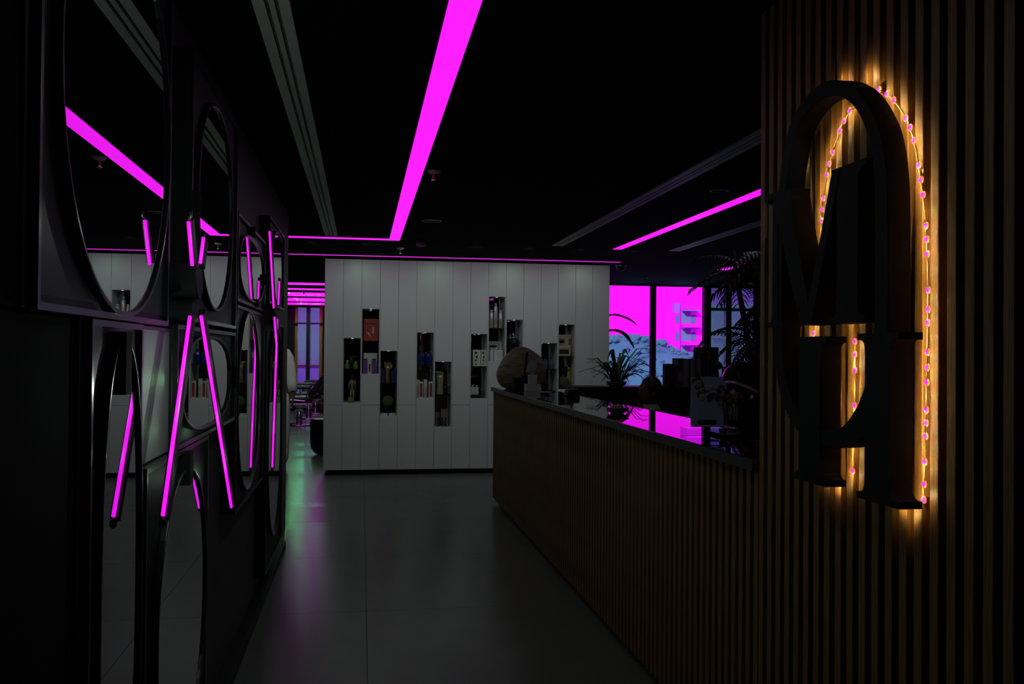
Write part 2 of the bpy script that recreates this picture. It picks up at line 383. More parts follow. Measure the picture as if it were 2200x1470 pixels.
for i in range(16):
    x0 = CX0 + i*PW + .0014; x1 = CX0 + (i+1)*PW - .0014
    segs = [(.062, NI[i][0]), (NI[i][1], 2.474)] if i in NI else [(.062, .800), (.8035, 2.474)]
    if i in NI and NI[i][0] > .9: segs = [(.062, .800), (.8035, NI[i][0]), (NI[i][1], 2.474)]
    for a, b in segs: obj('panel', G().box(x0, x1, CY, CY+.016, a, b), m_panel, cab, bevel=.0012)
    if i not in NI: obj('joint_backing', G().box(x0-.002, x1+.002, CY+.0165, CY+.0185, .53, 2.47), m_joint, cab)
    else:
        a, b = NI[i]
        obj('joint_backing', G().box(x0-.002, x1+.002, CY+.0165, CY+.0185, b, 2.47).box(x0-.002, x1+.002, CY+.0165, CY+.0185, .53, a), m_joint, cab)
        nb = obj('niche', G().box(x0, x0+.007, CY, CY+.26, a, b).box(x1-.007, x1, CY, CY+.26, a, b).box(x0+.007, x1-.007, CY+.002, CY+.26, a, a+.007).box(x0+.007, x1-.007, CY+.002, CY+.26, b-.007, b), m_panel, cab)
        obj('mirror_back', G().box(x0+.007, x1-.007, CY+.256, CY+.26, a+.007, b-.007), m_nichemirror, nb)
        obj('glass_shelf', G().box(x0+.007, x1-.007, CY+.01, CY+.255, SH[i]-.006, SH[i]), m_shelf, nb)
        obj('spotlight', G().lathe([(.012, -.004), (.012, 0)], ((x0+x1)/2, CY+.06, b-.007), 12), M('small_spot', (.8, .8, .8), .3, emit=(.8, .8, .85), estr=1.0), nb)
def nx(i, u): return CX0 + (i+u)*PW          # x inside niche i at fraction u
def shelf_z(i, low): return (NI[i][0]+.0072) if low else SH[i]+.0006

# ------------------------------------------------------------ goods in the niches
def boxitem(name, label, cat, x, y, z, wd, dp, h, mat, group=None, extra=None):
    r = thing(name, label, cat, (x, y, z), group)
    obj('carton' if name.endswith('box') else 'body', G().box(x-wd/2, x+wd/2, y-dp/2, y+dp/2, z, z+h), mat, r, bevel=.0015)
    for nm, (u0, u1, v0, v1), mt in (extra or []):
        obj(nm, G().box(x-wd/2+u0*wd, x-wd/2+u1*wd, y-dp/2-.0012, y-dp/2-.0002, z+v0*h, z+v1*h), mt, r)
    return r
def bottle(label, x, y, z, r_, h, mat, capmat, neck=.35, caph=.2, group=None, square=False, name='bottle'):
    t = thing(name, label, 'bottle', (x, y, z), group)
    hb = h*(1-caph)
    if square:
        obj('body', G().box(x-r_, x+r_, y-r_*.7, y+r_*.7, z, z+hb), mat, t, bevel=r_*.22)
        obj('cap', G().lathe([(r_*neck, 0), (r_*neck, h*caph)], (x, y, z+hb), 14), capmat, t, True)
    else:
        obj('body', G().lathe([(r_*.9, 0), (r_, .006), (r_, hb*.78), (r_*.8, hb*.9), (r_*neck, hb)], (x, y, z), 18), mat, t, True)
        obj('cap', G().lathe([(r_*neck*1.15, 0), (r_*neck*1.15, h*caph*.9), (r_*neck*.9, h*caph)], (x, y, z+hb+.0003), 14), capmat, t, True)
    return t
Yn = 10.73
m_green = M('green_liquid', (.10, .26, .03), .15, coat=.5); m_purple = M('purple_carton', (.13, .05, .28), .5)
m_red = M('red_book_cover', (.36, .045, .035), .5); m_cream = M('cream_print', (.5, .46, .33), .6)
m_carton = M('white_carton', (.58, .62, .56), .5, var=.03); m_blue = M('cobalt_bottle', (.015, .02, .16), .12, coat=.6)
m_gold = M('brushed_gold', (.62, .50, .22), .28, metal=.85); m_deepred = M('deep_red_print', (.30, .025, .025), .5)
m_clear = glass_mat('clear_bottle_glass', (.85, .88, .9), .35); m_silver = M('silver_can', (.46, .48, .49), .28, metal=.5)
m_amber = M('amber_bottle', (.30, .12, .02), .15, coat=.5); m_moss = M('moss', (.06, .085, .025), .95, var=.5, scale=45, bump=.5)
m_kraft = M('kraft_paper', (.40, .32, .22), .7); m_ink = M('black_ink', (.01, .01, .01), .6); m_yellow = M('yellow_green_bottle', (.36, .36, .06), .2, coat=.4)
m_navy = M('navy_bottle', (.02, .03, .07), .2, coat=.4); m_teal = M('dark_teal_bottle', (.01, .05, .05), .2, coat=.4)
m_redtext = M('red_lettering', (.42, .03, .05), .5)

# niche 1: green bottles, plant, mannequin
z = shelf_z(1, False)
bottle('green liquid bottle with pale cap under the small hanging plant', nx(1, .24), Yn, z, .027, .10, m_green, m_white, .35, .38)
bottle('green liquid bottle with flat cap on the shelf over the wooden mannequin', nx(1, .69), Yn, z, .027, .082, m_green, m_white, .5, .15)
r = thing('hanging_plant', 'small green plant cutting above the two green bottles', 'plant', (nx(1, .45), Yn+.06, z+.11))
x, y, zz = nx(1, .45), Yn+.07, z+.115
obj('pot', G().lathe([(.014, -.045), (.022, .0), (.02, .004)], (x, y, zz), 14), M('olive_pot', (.08, .09, .03), .6), r, True)
obj('stand', G().lathe([(.02, 0), (.02, .004), (.006, .006), (.006, zz-.045-z)], (x, y, z), 12), m_clear, r, True)
for k in range(9):
    a = k*2*PI/9; obj('leaf', G().blade([(x, y, zz), (x+.03*math.cos(a), y+.02*math.sin(a), zz+.03), (x+.065*math.cos(a), y+.03*math.sin(a), zz+.022+.01*math.sin(3*a))], .026), M('lime_leaf', (.10, .19, .03), .5), r)
z = shelf_z(1, True); x = nx(1, .52)
r = thing('wooden_mannequin', 'jointed wooden artist mannequin standing behind a green bottle', 'figurine', (x, Yn+.05, z)); y = Yn+.05
mw = M('pale_wood', (.36, .31, .16), .5, var=.15)
g = G().tube([(x, y, z+.15), (x, y, z+.19), (x, y, z+.24), (x, y, z+.275)], [.02, .015, .03, .012], 12)
obj('torso', g, mw, r, True); obj('head', G().ell((x, y, z+.305), (.016, .018, .026)), mw, r, True)
obj('base', G().lathe([(.035, 0), (.035, .01)], (x, y, z), 16), mw, r)
for s in (-1, 1):
    obj('arm', G().tube([(x+s*.028, y, z+.265), (x+s*.036, y-.005, z+.21), (x+s*.034, y-.01, z+.155)], [.009, .008, .006], 8), mw, r, True)
    obj('leg', G().tube([(x+s*.013, y, z+.15), (x+s*.016, y-.004, z+.08), (x+s*.016, y, z+.012)], [.012, .009, .007], 8), mw, r, True)
bottle('round green bottle at the feet of the wooden mannequin', nx(1, .44), Yn-.05, z, .03, .085, m_green, m_green, .4, .2)
# niche 2
z = shelf_z(2, False)
r = boxitem('hardback_book', 'red hardback standing upright in the second niche, gold figures on its cover', 'book', nx(2, .53), Yn, z, .172, .03, .257, m_red,
    extra=[('title', (.18, .80, .76, .80), m_ink), ('cover_print', (.58, .68, .33, .62), m_cream)])
x, zz = nx(2, .53)-.03, z+.07
obj('cover_print', G().prism([(x-.02, Yn-.0162, zz+.03), (x-.01, Yn-.0162, zz+.036), (x+.03, Yn-.0162, zz-.015), (x+.02, Yn-.0162, zz-.02)], (0, .001, 0)), m_cream, r)
z = shelf_z(2, True)
for u, lb in ((.22, 'purple-fronted hair colour carton beside the cabinet side in the second niche'), (.70, 'purple-fronted hair colour carton beside the white card in the second niche')):
    boxitem('product_box', lb, 'box', nx(2, u), Yn-.06, z, .048, .05, .176, m_purple, 'purple cartons under the red book', [('top_label', (.1, .9, .93, .99), m_ink)])
boxitem('product_box', 'tall white carton behind the two purple cartons', 'box', nx(2, .50), Yn+.03, z, .157, .05, .24, m_carton)
boxitem('product_box', 'narrow white carton with red print between the purple cartons', 'box', nx(2, .46), Yn-.07, z, .042, .03, .125, m_carton, None, [('print', (.25, .75, .15, .9), m_deepred)])
# niche 3: golden hand, moss ball
z = shelf_z(3, False); x = nx(3, .45); y = Yn
r = thing('hand_sculpture', 'golden raised hand sculpture between two dark purple cartons', 'sculpture', (x, y, z))
g = G().tube([(x, y, z), (x, y, z+.08), (x, y, z+.13), (x+.002, y, z+.165), (x+.004, y, z+.20)], [.026, .022, .020, .028, .034], 14)
for k in range(4):
    fx = x-.026+k*.020; g.tube([(fx+.003, y, z+.185), (fx, y-.012, z+.218), (fx-.001, y-.022, z+.232), (fx-.001, y-.030, z+.215)], [.010, .0098, .009, .008], 8)
g.tube([(x+.03, y-.008, z+.16), (x+.046, y-.016, z+.185), (x+.050, y-.018, z+.212)], [.011, .010, .008], 8)
obj('hand', g, m_gold, r, True)
for u in (.20, .80): boxitem('product_box', 'dark purple carton %s the golden hand' % ('on the mannequin side of' if u < .5 else 'on the far side from the mannequin of'), 'box', nx(3, u), Yn+.05, z, .058, .05, .165, M('dark_purple', (.03, .015, .10), .5))
z = shelf_z(3, True); x = nx(3, .50)
for u in (.27, .73): boxitem('white_tray_box', 'low white box under the moss ball, %s half' % ('mannequin-side' if u < .5 else 'outer'), 'box', nx(3, u), Yn, z, .08, .10, .034, m_white)
boxitem('black_tray', 'flat black tray lying on the two low white boxes', 'tray', nx(3, .5), Yn, z+.0345, .175, .11, .012, m_blackgloss)
r = thing('moss_ball', 'round dark moss ball on a clear glass cup in the third niche', 'ornament', (x-.003, Yn, z+.047))
obj('cup', G().lathe([(.03, 0), (.035, .004), (.026, .03), (.04, .05)], (x-.003, Yn, z+.047), 18), m_clear, r, True)
obj('ball', G().ell((x-.003, Yn, z+.047+.11), (.072, .072, .072), 28, 16, lambda d: 1+.03*math.sin(23*d.x+5)*math.sin(19*d.y)*math.sin(21*d.z+1)), m_moss, r, True)
# niche 5: blue bottles, red tubes
z = shelf_z(5, False)
for u, h, lb in ((.33, .235, 'tall cobalt blue perfume bottle with faceted clear stopper'), (.74, .168, 'shorter cobalt blue perfume bottle beside the tall one')):
    x = nx(5, u); t = thing('perfume_bottle', lb, 'bottle', (x, Yn, z))
    hb = .15
    obj('body', G().lathe([(.034, 0), (.038, .008), (.038, .10), (.030, .13), (.014, hb)], (x, Yn, z), 8), m_blue, t)
    obj('stopper', G().lathe([(.012, 0), (.022 if h > .2 else .014, (h-hb)*.45), (.016, (h-hb)*.8), (.003, h-hb)], (x, Yn, z+hb), 8), m_clear, t)
z = shelf_z(5, True)
for u, lb in ((.29, 'white tube box with tall red stripe nearer the moss ball niche'), (.83, 'white tube box with tall red stripe nearer the gold vase niche')):
    boxitem('tube_box', lb, 'box', nx(5, u), Yn-.08, z, .047, .04, .19, m_carton, 'red striped tube boxes', [('stripe', (.2, .8, .07, .90), m_deepred)])
for u, lb in ((.14, 'tall plain white box at the cabinet side behind a red striped box'), (.56, 'tall plain white box standing between the red striped boxes')):
    boxitem('plain_box', lb, 'box', nx(5, u), Yn+.02, z, .04, .05, .212, m_carton)
# niche 6
z = shelf_z(6, False); x = nx(6, .38)
r = thing('gold_vase', 'pale gold hand-shaped vase in the lowest-hung niche', 'vase', (x, Yn, z))
obj('body', G().lathe([(.034, 0), (.037, .01), (.034, .10), (.038, .17), (.044, .20), (.036, .225)], (x, Yn, z), 18), M('pale_gold', (.55, .52, .34), .3, metal=.6), r, True)
for k in range(5): obj('finger', G().tube([(x-.03+k*.015, Yn, z+.21), (x-.033+k*.0165, Yn-.005, z+.245), (x-.034+k*.017, Yn-.016, z+.262)], [.009, .0085, .006], 8), m_gold, r, True)
for u, h, lb in ((.70, .10, 'small clear bottle beside the pale gold vase'), (.86, .13, 'taller clear bottle in the corner beside the pale gold vase')):
    bottle(lb, nx(6, u), Yn, z, .014, h, m_clear, m_chrome, .5, .25)
z = shelf_z(6, True)
for u, lb in ((.27, 'first'), (.49, 'middle'), (.68, 'last')):
    bottle('small dark teal dropper bottle, %s of three at the bottom of the gold vase niche' % lb, nx(6, u), Yn-.07, z, .0155, .112, m_teal, m_black, .45, .35, 'dark dropper bottles')
boxitem('kraft_box', 'small brown box behind the three dropper bottles', 'box', nx(6, .24), Yn+.05, z, .055, .05, .16, M('dull_brown_card', (.18, .13, .10), .7))
boxitem('kraft_box', 'wide pale brown box leaning behind the last dropper bottle', 'box', nx(6, .66), Yn+.07, z, .085, .04, .20, M('pale_brown_card', (.26, .20, .15), .7))
# niche 8
z = shelf_z(8, False)
for u, wd, lb in ((.40, .088, 'wide white carton with black silhouette print'), (.80, .066, 'narrower white carton with black silhouette print')):
    boxitem('product_box', lb, 'box', nx(8, u), Yn-.05, z, wd, .05, .193, m_carton, None,
        [('silhouette', (.22, .55, .74, .88), m_ink), ('silhouette', (.38, .62, .48, .64), m_ink), ('silhouette', (.25, .5, .30, .42), m_ink), ('print', (.25, .5, .10, .17), m_ink)])
z = shelf_z(8, True)
bx = boxitem('display_block', 'low black block under the white pump bottles', 'block', nx(8, .40), Yn, z, .13, .08, .04, m_black)
for u, lb in ((.22, 'squat white bottle on the low black block, at its outer end'), (.45, 'squat white bottle on the low black block, at its middle')):
    bottle(lb, nx(8, u), Yn, z+.0405, .022, .115, m_white, m_white, .45, .22, None, True)
bottle('clear tumbler bottle beside the white bottles on the niche floor', nx(8, .80), Yn, z, .020, .10, m_clear, m_chrome, .7, .1)
# niche 9: spray cans, white bottles
z = shelf_z(9, False)
def text(s, parent, loc, size, mat, vertical=False, name='lettering', rz=0):
    c = bpy.data.curves.new(name, 'FONT'); c.body = s; c.size = size; c.extrude = .0004; c.align_x = 'CENTER'; c.align_y = 'CENTER'
    c.materials.append(mat); o = bpy.data.objects.new(name, c); COL.objects.link(o); o.parent = parent
    o.location = Vector(loc) - WL[parent]
    me = bpy.data.meshes.new_from_object(o); bpy.data.objects.remove(o)
    o = bpy.data.objects.new(name, me); COL.objects.link(o); o.parent = parent; o.location = Vector(loc) - WL[parent]
    o.rotation_euler = (PI/2, -PI/2 if vertical else 0, rz); return o
for u, h, r_, lb in ((.22, .215, .022, 'silver spray can with red lettering nearest the cabinet side'), (.46, .298, .0235, 'tallest silver spray can, in front with a yellow foot'), (.74, .215, .024, 'silver spray can with red lettering on the inner side of the tallest')):
    x = nx(9, u); t = thing('spray_can', lb, 'spray can', (x, Yn-.06, z), 'silver spray cans')
    obj('body', G().lathe([(r_*.95, 0), (r_, .004), (r_, h*.82), (r_*.6, h*.9)], (x, Yn-.06, z), 20), m_silver, t, True)
    obj('cap', G().lathe([(r_*.62, 0), (r_*.6, h*.09), (r_*.4, h*.1)], (x, Yn-.06, z+h*.9), 16), m_white if h < .25 else m_silver, t, True)
    if h > .25: obj('foot_band', G().lathe([(r_*1.03, .001), (r_*1.03, .035)], (x, Yn-.06, z), 20), M('mustard_band', (.38, .28, .05), .4), t, True)
    text('OSiS', t, (x, Yn-.06-r_-.0006, z+(.17 if h > .25 else .09)), .042 if h > .25 else .034, m_redtext, True)
z = shelf_z(9, True)
for u, r_, lb in ((.25, .022, 'square white bottle at the cabinet side under the spray cans'), (.51, .030, 'widest square white bottle in the middle under the spray cans'), (.77, .026, 'square white bottle at the inner side under the spray cans')):
    bottle(lb, nx(9, u), Yn-.05-(.02 if r_ > .029 else 0), z, r_, .157, m_white, m_white, .45, .17, 'square white bottles', True)
boxitem('glossy_display_card', 'pale card with a dark dome print behind the square white bottles', 'card', nx(9, .5), Yn+.08, z, .185, .006, .235, M('pale_card', (.40, .43, .40), .5), None, [('dome_print', (.2, .62, .68, .80), m_ink)])
# niche 10: chrome kettle
z = shelf_z(10, False); x = nx(10, .52)
r = thing('chrome_canister', 'dark mirror-polished canister with faceted chrome lid', 'canister', (x, Yn, z))
obj('body', G().lathe([(.055, 0), (.06, .01), (.06, .13), (.05, .145)], (x, Yn, z), 24), m_blackgloss, r, True)
obj('lid', G().lathe([(.052, 0), (.060, .012), (.045, .035), (.022, .05), (.010, .065), (.004, .07)], (x, Yn, z+.146), 9), m_chrome, r)
bottle('small round chrome shaker beside the dark canister', nx(10, .88), Yn-.04, z, .016, .13, m_chrome, m_chrome, .7, .3)
# niche 12
z = shelf_z(12, False)
for u, lb in ((.40, 'pale blue glass bottle nearer the wooden shell in the niche above the amber bottle'), (.72, 'pale blue glass bottle nearer the kraft box niche, above the amber bottle')):
    bottle(lb, nx(12, u), Yn, z, .030, .145, M('pale_blue_bottle', (.08, .11, .20), .15, coat=.6), m_navy, .35, .2)
bottle('wide amber bottle on the niche floor behind the wooden shell', nx(12, .72), Yn, shelf_z(12, True), .05, .20, m_amber, m_amber, .45, .12)
bottle('narrow amber bottle on the niche floor, half hidden by the wooden shell', nx(12, .28), Yn, shelf_z(12, True), .03, .17, m_amber, m_ink, .4, .25)
# niche 13
z = shelf_z(13, False)
r = boxitem('kraft_box', 'kraft paper box with black window in the topmost shelf of the last niche', 'box', nx(13, .40), Yn-.07, z, .150, .04, .118, m_kraft, None, [('window', (.12, .88, .20, .66), m_ink), ('torn_edge', (.05, .95, .92, 1.0), m_white)])
r = boxitem('photo_card', 'sepia portrait card with a pair of eyes, behind the kraft paper box', 'card', nx(13, .51), Yn+.02, z, .18, .006, .258, M('sepia_print', (.38, .34, .30), .6), None, [('hair', (.08, .55, .62, .80), M('brown_print', (.16, .12, .09), .6)), ('face', (.2, .48, .5, .72), M('tan_print', (.36, .27, .2), .6)), ('eye', (.24, .31, .6, .635), m_ink), ('eye', (.38, .45, .6, .635), m_ink), ('hair', (.80, .98, .5, .8), M('brown_print', (.16, .12, .09), .6))])
z = shelf_z(13, True)
r = thing('moss_ball', 'olive moss ball in front of yellow bottles in the last niche', 'ornament', (nx(13, .42), Yn-.03, z))
obj('ball', G().ell((nx(13, .42), Yn-.03, z+.075), (.078, .078, .074), 26, 14, lambda d: 1+.03*math.sin(21*d.x+3)*math.sin(23*d.y)*math.sin(19*d.z)), m_moss, r, True)
bottle('dark squat bottle standing above the olive moss ball', nx(13, .50), Yn+.085, z, .028, .255, m_navy, m_black, .6, .3)
for u, lb in ((.17, 'yellow-green bottle at the cabinet side behind the olive moss ball'), (.84, 'yellow-green bottle at the outer side behind the olive moss ball')):
    bottle(lb, nx(13, u), Yn+.06, z, .024, .26, m_yellow, m_yellow, .5, .2)

# ------------------------------------------------------------ reception counter
ctr = thing('reception_counter', 'long reception counter clad in brown slats with black glass top', 'counter', (1.45, 5.6, 0))
obj('body', G().box(1.27, 1.62, 2.716, 8.572, .05, 1.052), m_joint, ctr)
obj('toe_kick', G().box(1.30, 1.60, 2.73, 8.55, .001, .05), m_black, ctr)
obj('countertop', G().box(1.222, 1.672, 2.716, 8.60, 1.0555, 1.09), m_topglass, ctr, bevel=.002)
obj('top_edge', G().box(1.2185, 1.2215, 2.716, 8.60, 1.0525, 1.087), m_topedge, ctr)
sl = None
for k in range(101):
    y = 8.572 - .031 - k*PITCH
    if y < 2.72: break
    if sl is None:
        sl = obj('slat', G().box(1.24, 1.27, 0, .031, .045, 1.052), m_wood, ctr, bevel=.002); sl.location = Vector((0, y, 0)) - WL[ctr]
    else: link_copy(sl, ctr, Vector((0, y, 0)) - WL[ctr])

# ------------------------------------------------------------ illuminated letter sign
sign = thing('letter_sign', 'large dark three-dimensional monogram sign with amber back lighting on the slatted wall', 'sign', (1.2, 2.15, 1.65))
XF, XB = 1.165, 1.222
outer = [(2.450,1.45),(2.456,1.60),(2.446,1.76),(2.428,1.89),(2.405,1.98),(2.362,2.055),(2.285,2.105),(2.193,2.122),(2.106,2.106),(2.009,2.05),(1.935,1.965),(1.905,1.90),(1.89,1.83),(1.884,1.75),(1.882,1.6),(1.883,1.45),(1.893,1.36),(1.93,1.28),(2.0,1.217),(2.113,1.188),(2.215,1.190),(2.310,1.215),(2.385,1.273),(2.432,1.349)]
inner = [(2.405,1.45),(2.408,1.6),(2.40,1.78),(2.384,1.89),(2.36,1.975),(2.318,2.04),(2.253,2.072),(2.193,2.081),(2.115,2.069),(2.042,2.032),(1.990,1.975),(1.957,1.915),(1.942,1.85),(1.936,1.76),(1.935,1.6),(1.938,1.48),(1.965,1.372),(2.001,1.309),(2.055,1.258),(2.113,1.232),(2.21,1.232),(2.30,1.265),(2.355,1.315),(2.392,1.38)]
c0 = (2.165, 1.655)
OO = by_angle(cr(outer, 8), c0, 110); II = by_angle(cr(inner, 8), c0, 110)
obj('oval_letter', G().ring([(XF, a, b) for a, b in OO], [(XF, a, b) for a, b in II], (XB-XF, 0, 0)), m_letter, sign, bevel=.0015)
def stem(ya, yb, z0, z1, sa, sb, sh=.016, br=.022):
    """I-shaped serif stem outline: stem between ya>yb, serifs reach sa / sb further"""
    P = []
    def arc(cy, cz, r, a0, a1): P.extend([(cy + r*math.cos(a0+(a1-a0)*k/5), cz + r*math.sin(a0+(a1-a0)*k/5)) for k in range(6)])
    P += [(yb-sb, z0), (ya+sa, z0), (ya+sa, z0+sh)]
    if sa > .004: arc(ya+min(br, sa), z0+sh+br, min(br, sa), -PI/2, -PI)
    if sa > .004: arc(ya+min(br, sa), z1-sh-br, min(br, sa), PI, PI/2)
    P += [(ya+sa, z1-sh), (ya+sa, z1), (yb-sb, z1), (yb-sb, z1-sh)]
    if sb > .004: arc(yb-min(br, sb), z1-sh-br, min(br, sb), PI/2, 0)
    if sb > .004: arc(yb-min(br, sb), z0+sh+br, min(br, sb), 0, -PI/2)
    P += [(yb-sb, z0+sh)]
    return [(XF-.002, a, b) for a, b in P]
D_ = (XB-XF+.001, 0, 0)
gm = G()
gm.prism([(XF-.002, 2.515, 1.888), (XF-.002, 2.352, 1.880), (XF-.002, 2.352, 1.862), (XF-.002, 2.43, 1.85), (XF-.002, 2.50, 1.862), (XF-.002, 2.515, 1.868)], D_)
gm.prism([(XF-.0025, 2.465, 1.875), (XF-.0025, 2.358, 1.878), (XF-.0025, 2.232, 1.499), (XF-.0025, 2.290, 1.499)], D_)
gm.prism([(XF-.003, 2.268, 1.499), (XF-.003, 2.232, 1.499), (XF-.003, 2.085, 1.884), (XF-.003, 2.124, 1.884)], D_)
gm.prism(stem(2.104, 2.006, 1.498, 1.885, .026, .034), D_)
gm.prism(stem(2.462, 2.430, 1.499, 1.87, .03, .03, .014, .018), D_)
obj('letter_m', gm, m_letter, sign)
gh = G().prism(stem(2.298, 2.184, 1.085, 1.468, .028, .028), D_).prism(stem(1.972, 1.872, 1.083, 1.472, .034, .036), D_)
obj('letter_h', gh, m_letter, sign)
def along(path, step):
    pts = cr(path, 24, False); out = [pts[0]]; acc = 0
    for a, b in zip(pts, pts[1:]):
        acc += math.hypot(a[0]-b[0], a[1]-b[1])
        if acc >= step: out.append(b); acc = 0
    return out
LED = [[(1.856,1.10),(1.848,1.3),(1.842,1.55),(1.850,1.70),(1.866,1.80),(1.890,1.89),(1.920,1.958),(1.983,2.03),(2.06,2.08)],
       [(2.310,1.66),(2.318,1.76),(2.31,1.84),(2.285,1.92),(2.24,1.99),(2.185,2.045),(2.12,2.065)],
       [(2.145,1.455),(2.145,1.3),(2.153,1.11)], [(2.36,1.45),(2.36,1.50)]]
bead0 = None; halo0 = None; m_halo = M('led_lens_glow', (.2, .1, .05), .5, emit=(1.0, .21, .15), estr=.95, var=0); AMB = (1.0, .64, .19)
for path in LED:
    pts = along(path, .0092)
    obj('led_tape', G().tube([(1.2375, a, b) for a, b in pts[::3]], .0018, 5), m_ledtape, sign)
    for k, (a, b) in enumerate(pts):
        if k % 12 in (0, 3, 6):
            if halo0 is None: halo0 = obj('led_lens', G().tube([(0, 0, 0), (.0012, 0, 0)], .0088, 14), m_halo, sign, True); halo0.location = Vector((1.2375, a, b)) - WL[sign]  # pink halo around each LED spot, put in as a glowing disc
            else: link_copy(halo0, sign, Vector((1.2375, a, b)) - WL[sign])
            if bead0 is None: bead0 = obj('led', G().ell((0, 0, 0), (.003, .0052, .0052), 10, 6), m_led_spot, sign, True); bead0.location = Vector((1.235, a, b)) - WL[sign]  # glowing beads stand in for the bright spots lit on the slats
            else: link_copy(bead0, sign, Vector((1.235, a, b)) - WL[sign])
        if k % 12 in (1, 5, 9): lamp('SPOT', (1.2245, a, b), .10, AMB, to=(1, 0, 0), angle=172, blend=.4)
# the rest of the tape, hidden behind the letters
for a, b, p in ((2.475,1.35,.012),(2.48,1.55,.012),(2.47,1.75,.012),(2.43,1.96,.014),(2.33,2.10,.015),(2.20,2.135,.03),(2.08,2.112,.04),(2.22,1.075,.022),(2.28,1.085,.015),(1.93,1.072,.02),(2.22,1.30,.02),(1.90,1.06,.02),(2.16,1.50,.02)):
    lamp('SPOT', (1.2235, a, b), p*4, AMB, to=(1, 0, 0), angle=168, blend=.7)

# ------------------------------------------------------------ mirrors on the left wall
XM = -.474
K = 1.106          # the wall pieces are drawn at 1:K and brought to full size about the point they were measured from
EYE = Vector((0, 0, 1.42))
def KP(p): return EYE + (Vector(p) - EYE)*K
def full_size(r): r.location = KP(r.location); r.scale = (K, K, K); return r
def oval(cy, cz, ry, rz, p=2.0, n=56):
    out = []
    for k in range(n):
        t = 2*PI*k/n; c, s_ = math.cos(t), math.sin(t)
        out.append((cy + ry*math.copysign(abs(c)**(2/p), c), cz + rz*math.copysign(abs(s_)**(2/p), s_)))
    return out
def mirror(label, box, ov, p=2.2, brackets=()):
    y0, y1, z0, z1 = box; cy, cz, ry, rz = ov
    r = thing('wall_mirror', label, 'mirror', (-.527, (y0+y1)/2, z0), 'oval mirrors in dark boxes on the mirror wall')
    B = [(y0, z0), (y1, z0), (y1, z1), (y0, z1)]
    # box: back board with raised rim
    obj('backing_panel', G().box(-.526, -.484, y0, y1, z0, z1), m_blacksatin, r, bevel=.003)
    rim = .012
    obj('rim', G().ring([(-.4838, a, b) for a, b in B], [(-.4838, a+(rim if a == y0 else -rim), b+(rim if b == z0 else -rim)) for a, b in B], (.012, 0, 0)), m_frame, r)
    O = oval(cy, cz, ry+.009, rz+.009, p); I = oval(cy, cz, ry, rz, p); 
    obj('oval_frame', G().ring([(-.4838, a, b) for a, b in O], [(-.4838, a, b) for a, b in I], (.017, 0, 0)), m_frame, r, False, .002)
    obj('glass', G().prism([(-.4838, a, b) for a, b in oval(cy, cz, ry-.0005, rz-.0005, p)], (XM+.4838, 0, 0)), m_mirror, r)
    for (a, b, c, d) in brackets: obj('bracket', G().box(-.4838, -.458, a, b, c, d), m_matte, r)
    return full_size(r)
mirror('big oval mirror in the high dark box nearest the camera', (1.44, 2.365, 1.478, 2.385), (1.935, 1.90, .405, .405), 2.1)
mirror('tall narrow oval mirror below the biggest mirror, showing the slatted counter', (1.72, 2.105, .25, 1.474), (1.94, .92, .155, .512), 2.4, [(1.90, 1.945, 1.33, 1.455)])
mirror('upright oval mirror low on the wall beneath the near wall lamp', (2.155, 2.995, .22, 1.152), (2.62, .70, .342, .388), 2.1, [(2.60, 2.65, 1.05, 1.14)])
mirror('rounded wide mirror at middle height behind the near wall lamp arm', (2.485, 3.592, 1.156, 1.486), (2.985, 1.322, .455, .134), 2.5, [(3.50, 3.56, 1.28, 1.36)])
mirror('tall oval mirror above the rounded wide mirror', (2.66, 3.60, 1.50, 2.27), (3.10, 1.88, .345, .325), 2.1, [(2.68, 2.74, 1.82, 1.87)])
mirror('rounded mirror crossed by the far wall lamp reflection, high up', (3.64, 4.64, 1.61, 1.955), (4.115, 1.77, .445, .130), 2.4, [(4.03, 4.08, 1.91, 1.95), (4.56, 4.62, 1.74, 1.79), (4.22, 4.26, 1.615, 1.65)])
mirror('oval mirror beneath the far lamp reflection, showing the red book', (3.63, 4.62, .79, 1.596), (4.03, 1.205, .365, .37), 2.1)
mirror('slim oval mirror farthest along the wall, reaching down near the floor', (4.78, 5.75, .27, 1.575), (5.26, .98, .41, .58), 2.1)
mirror('small oval mirror at the far top corner above the farthest slim mirror', (4.86, 5.75, 1.665, 2.12), (5.30, 1.89, .35, .19), 2.1)

r = thing('metal_sheet', 'light grey metal sheet between the dark mirror boxes near the close wall lamp', 'panel', (-.527, 2.3, 1.15))  # added sheet, lighter than the wall, for its lamp-lit patch
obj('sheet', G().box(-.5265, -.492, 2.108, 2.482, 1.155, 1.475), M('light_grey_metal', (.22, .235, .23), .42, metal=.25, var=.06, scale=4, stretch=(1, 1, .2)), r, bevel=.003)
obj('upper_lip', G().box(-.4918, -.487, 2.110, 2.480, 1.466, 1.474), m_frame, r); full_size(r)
for y0, y1, z0, z1, lb in ((.45, 1.70, .22, 1.474, 'plain black steel plate below eye level beside the tall narrow mirror'), (.45, 1.425, 1.48, 2.385, 'plain black steel plate above eye level beside the biggest mirror')):
    r = thing('steel_plate', lb, 'panel', (-.527, y0, z0))  # plates added to keep the lit wall nearest the camera dark
    obj('sheet', G().box(-.5265, -.49, y0, y1, z0, z1), m_matte, r, bevel=.003)
    obj('edge_fold', G().box(-.4898, -.484, y1-.014, y1, z0, z1), m_blacksatin, r); full_size(r)
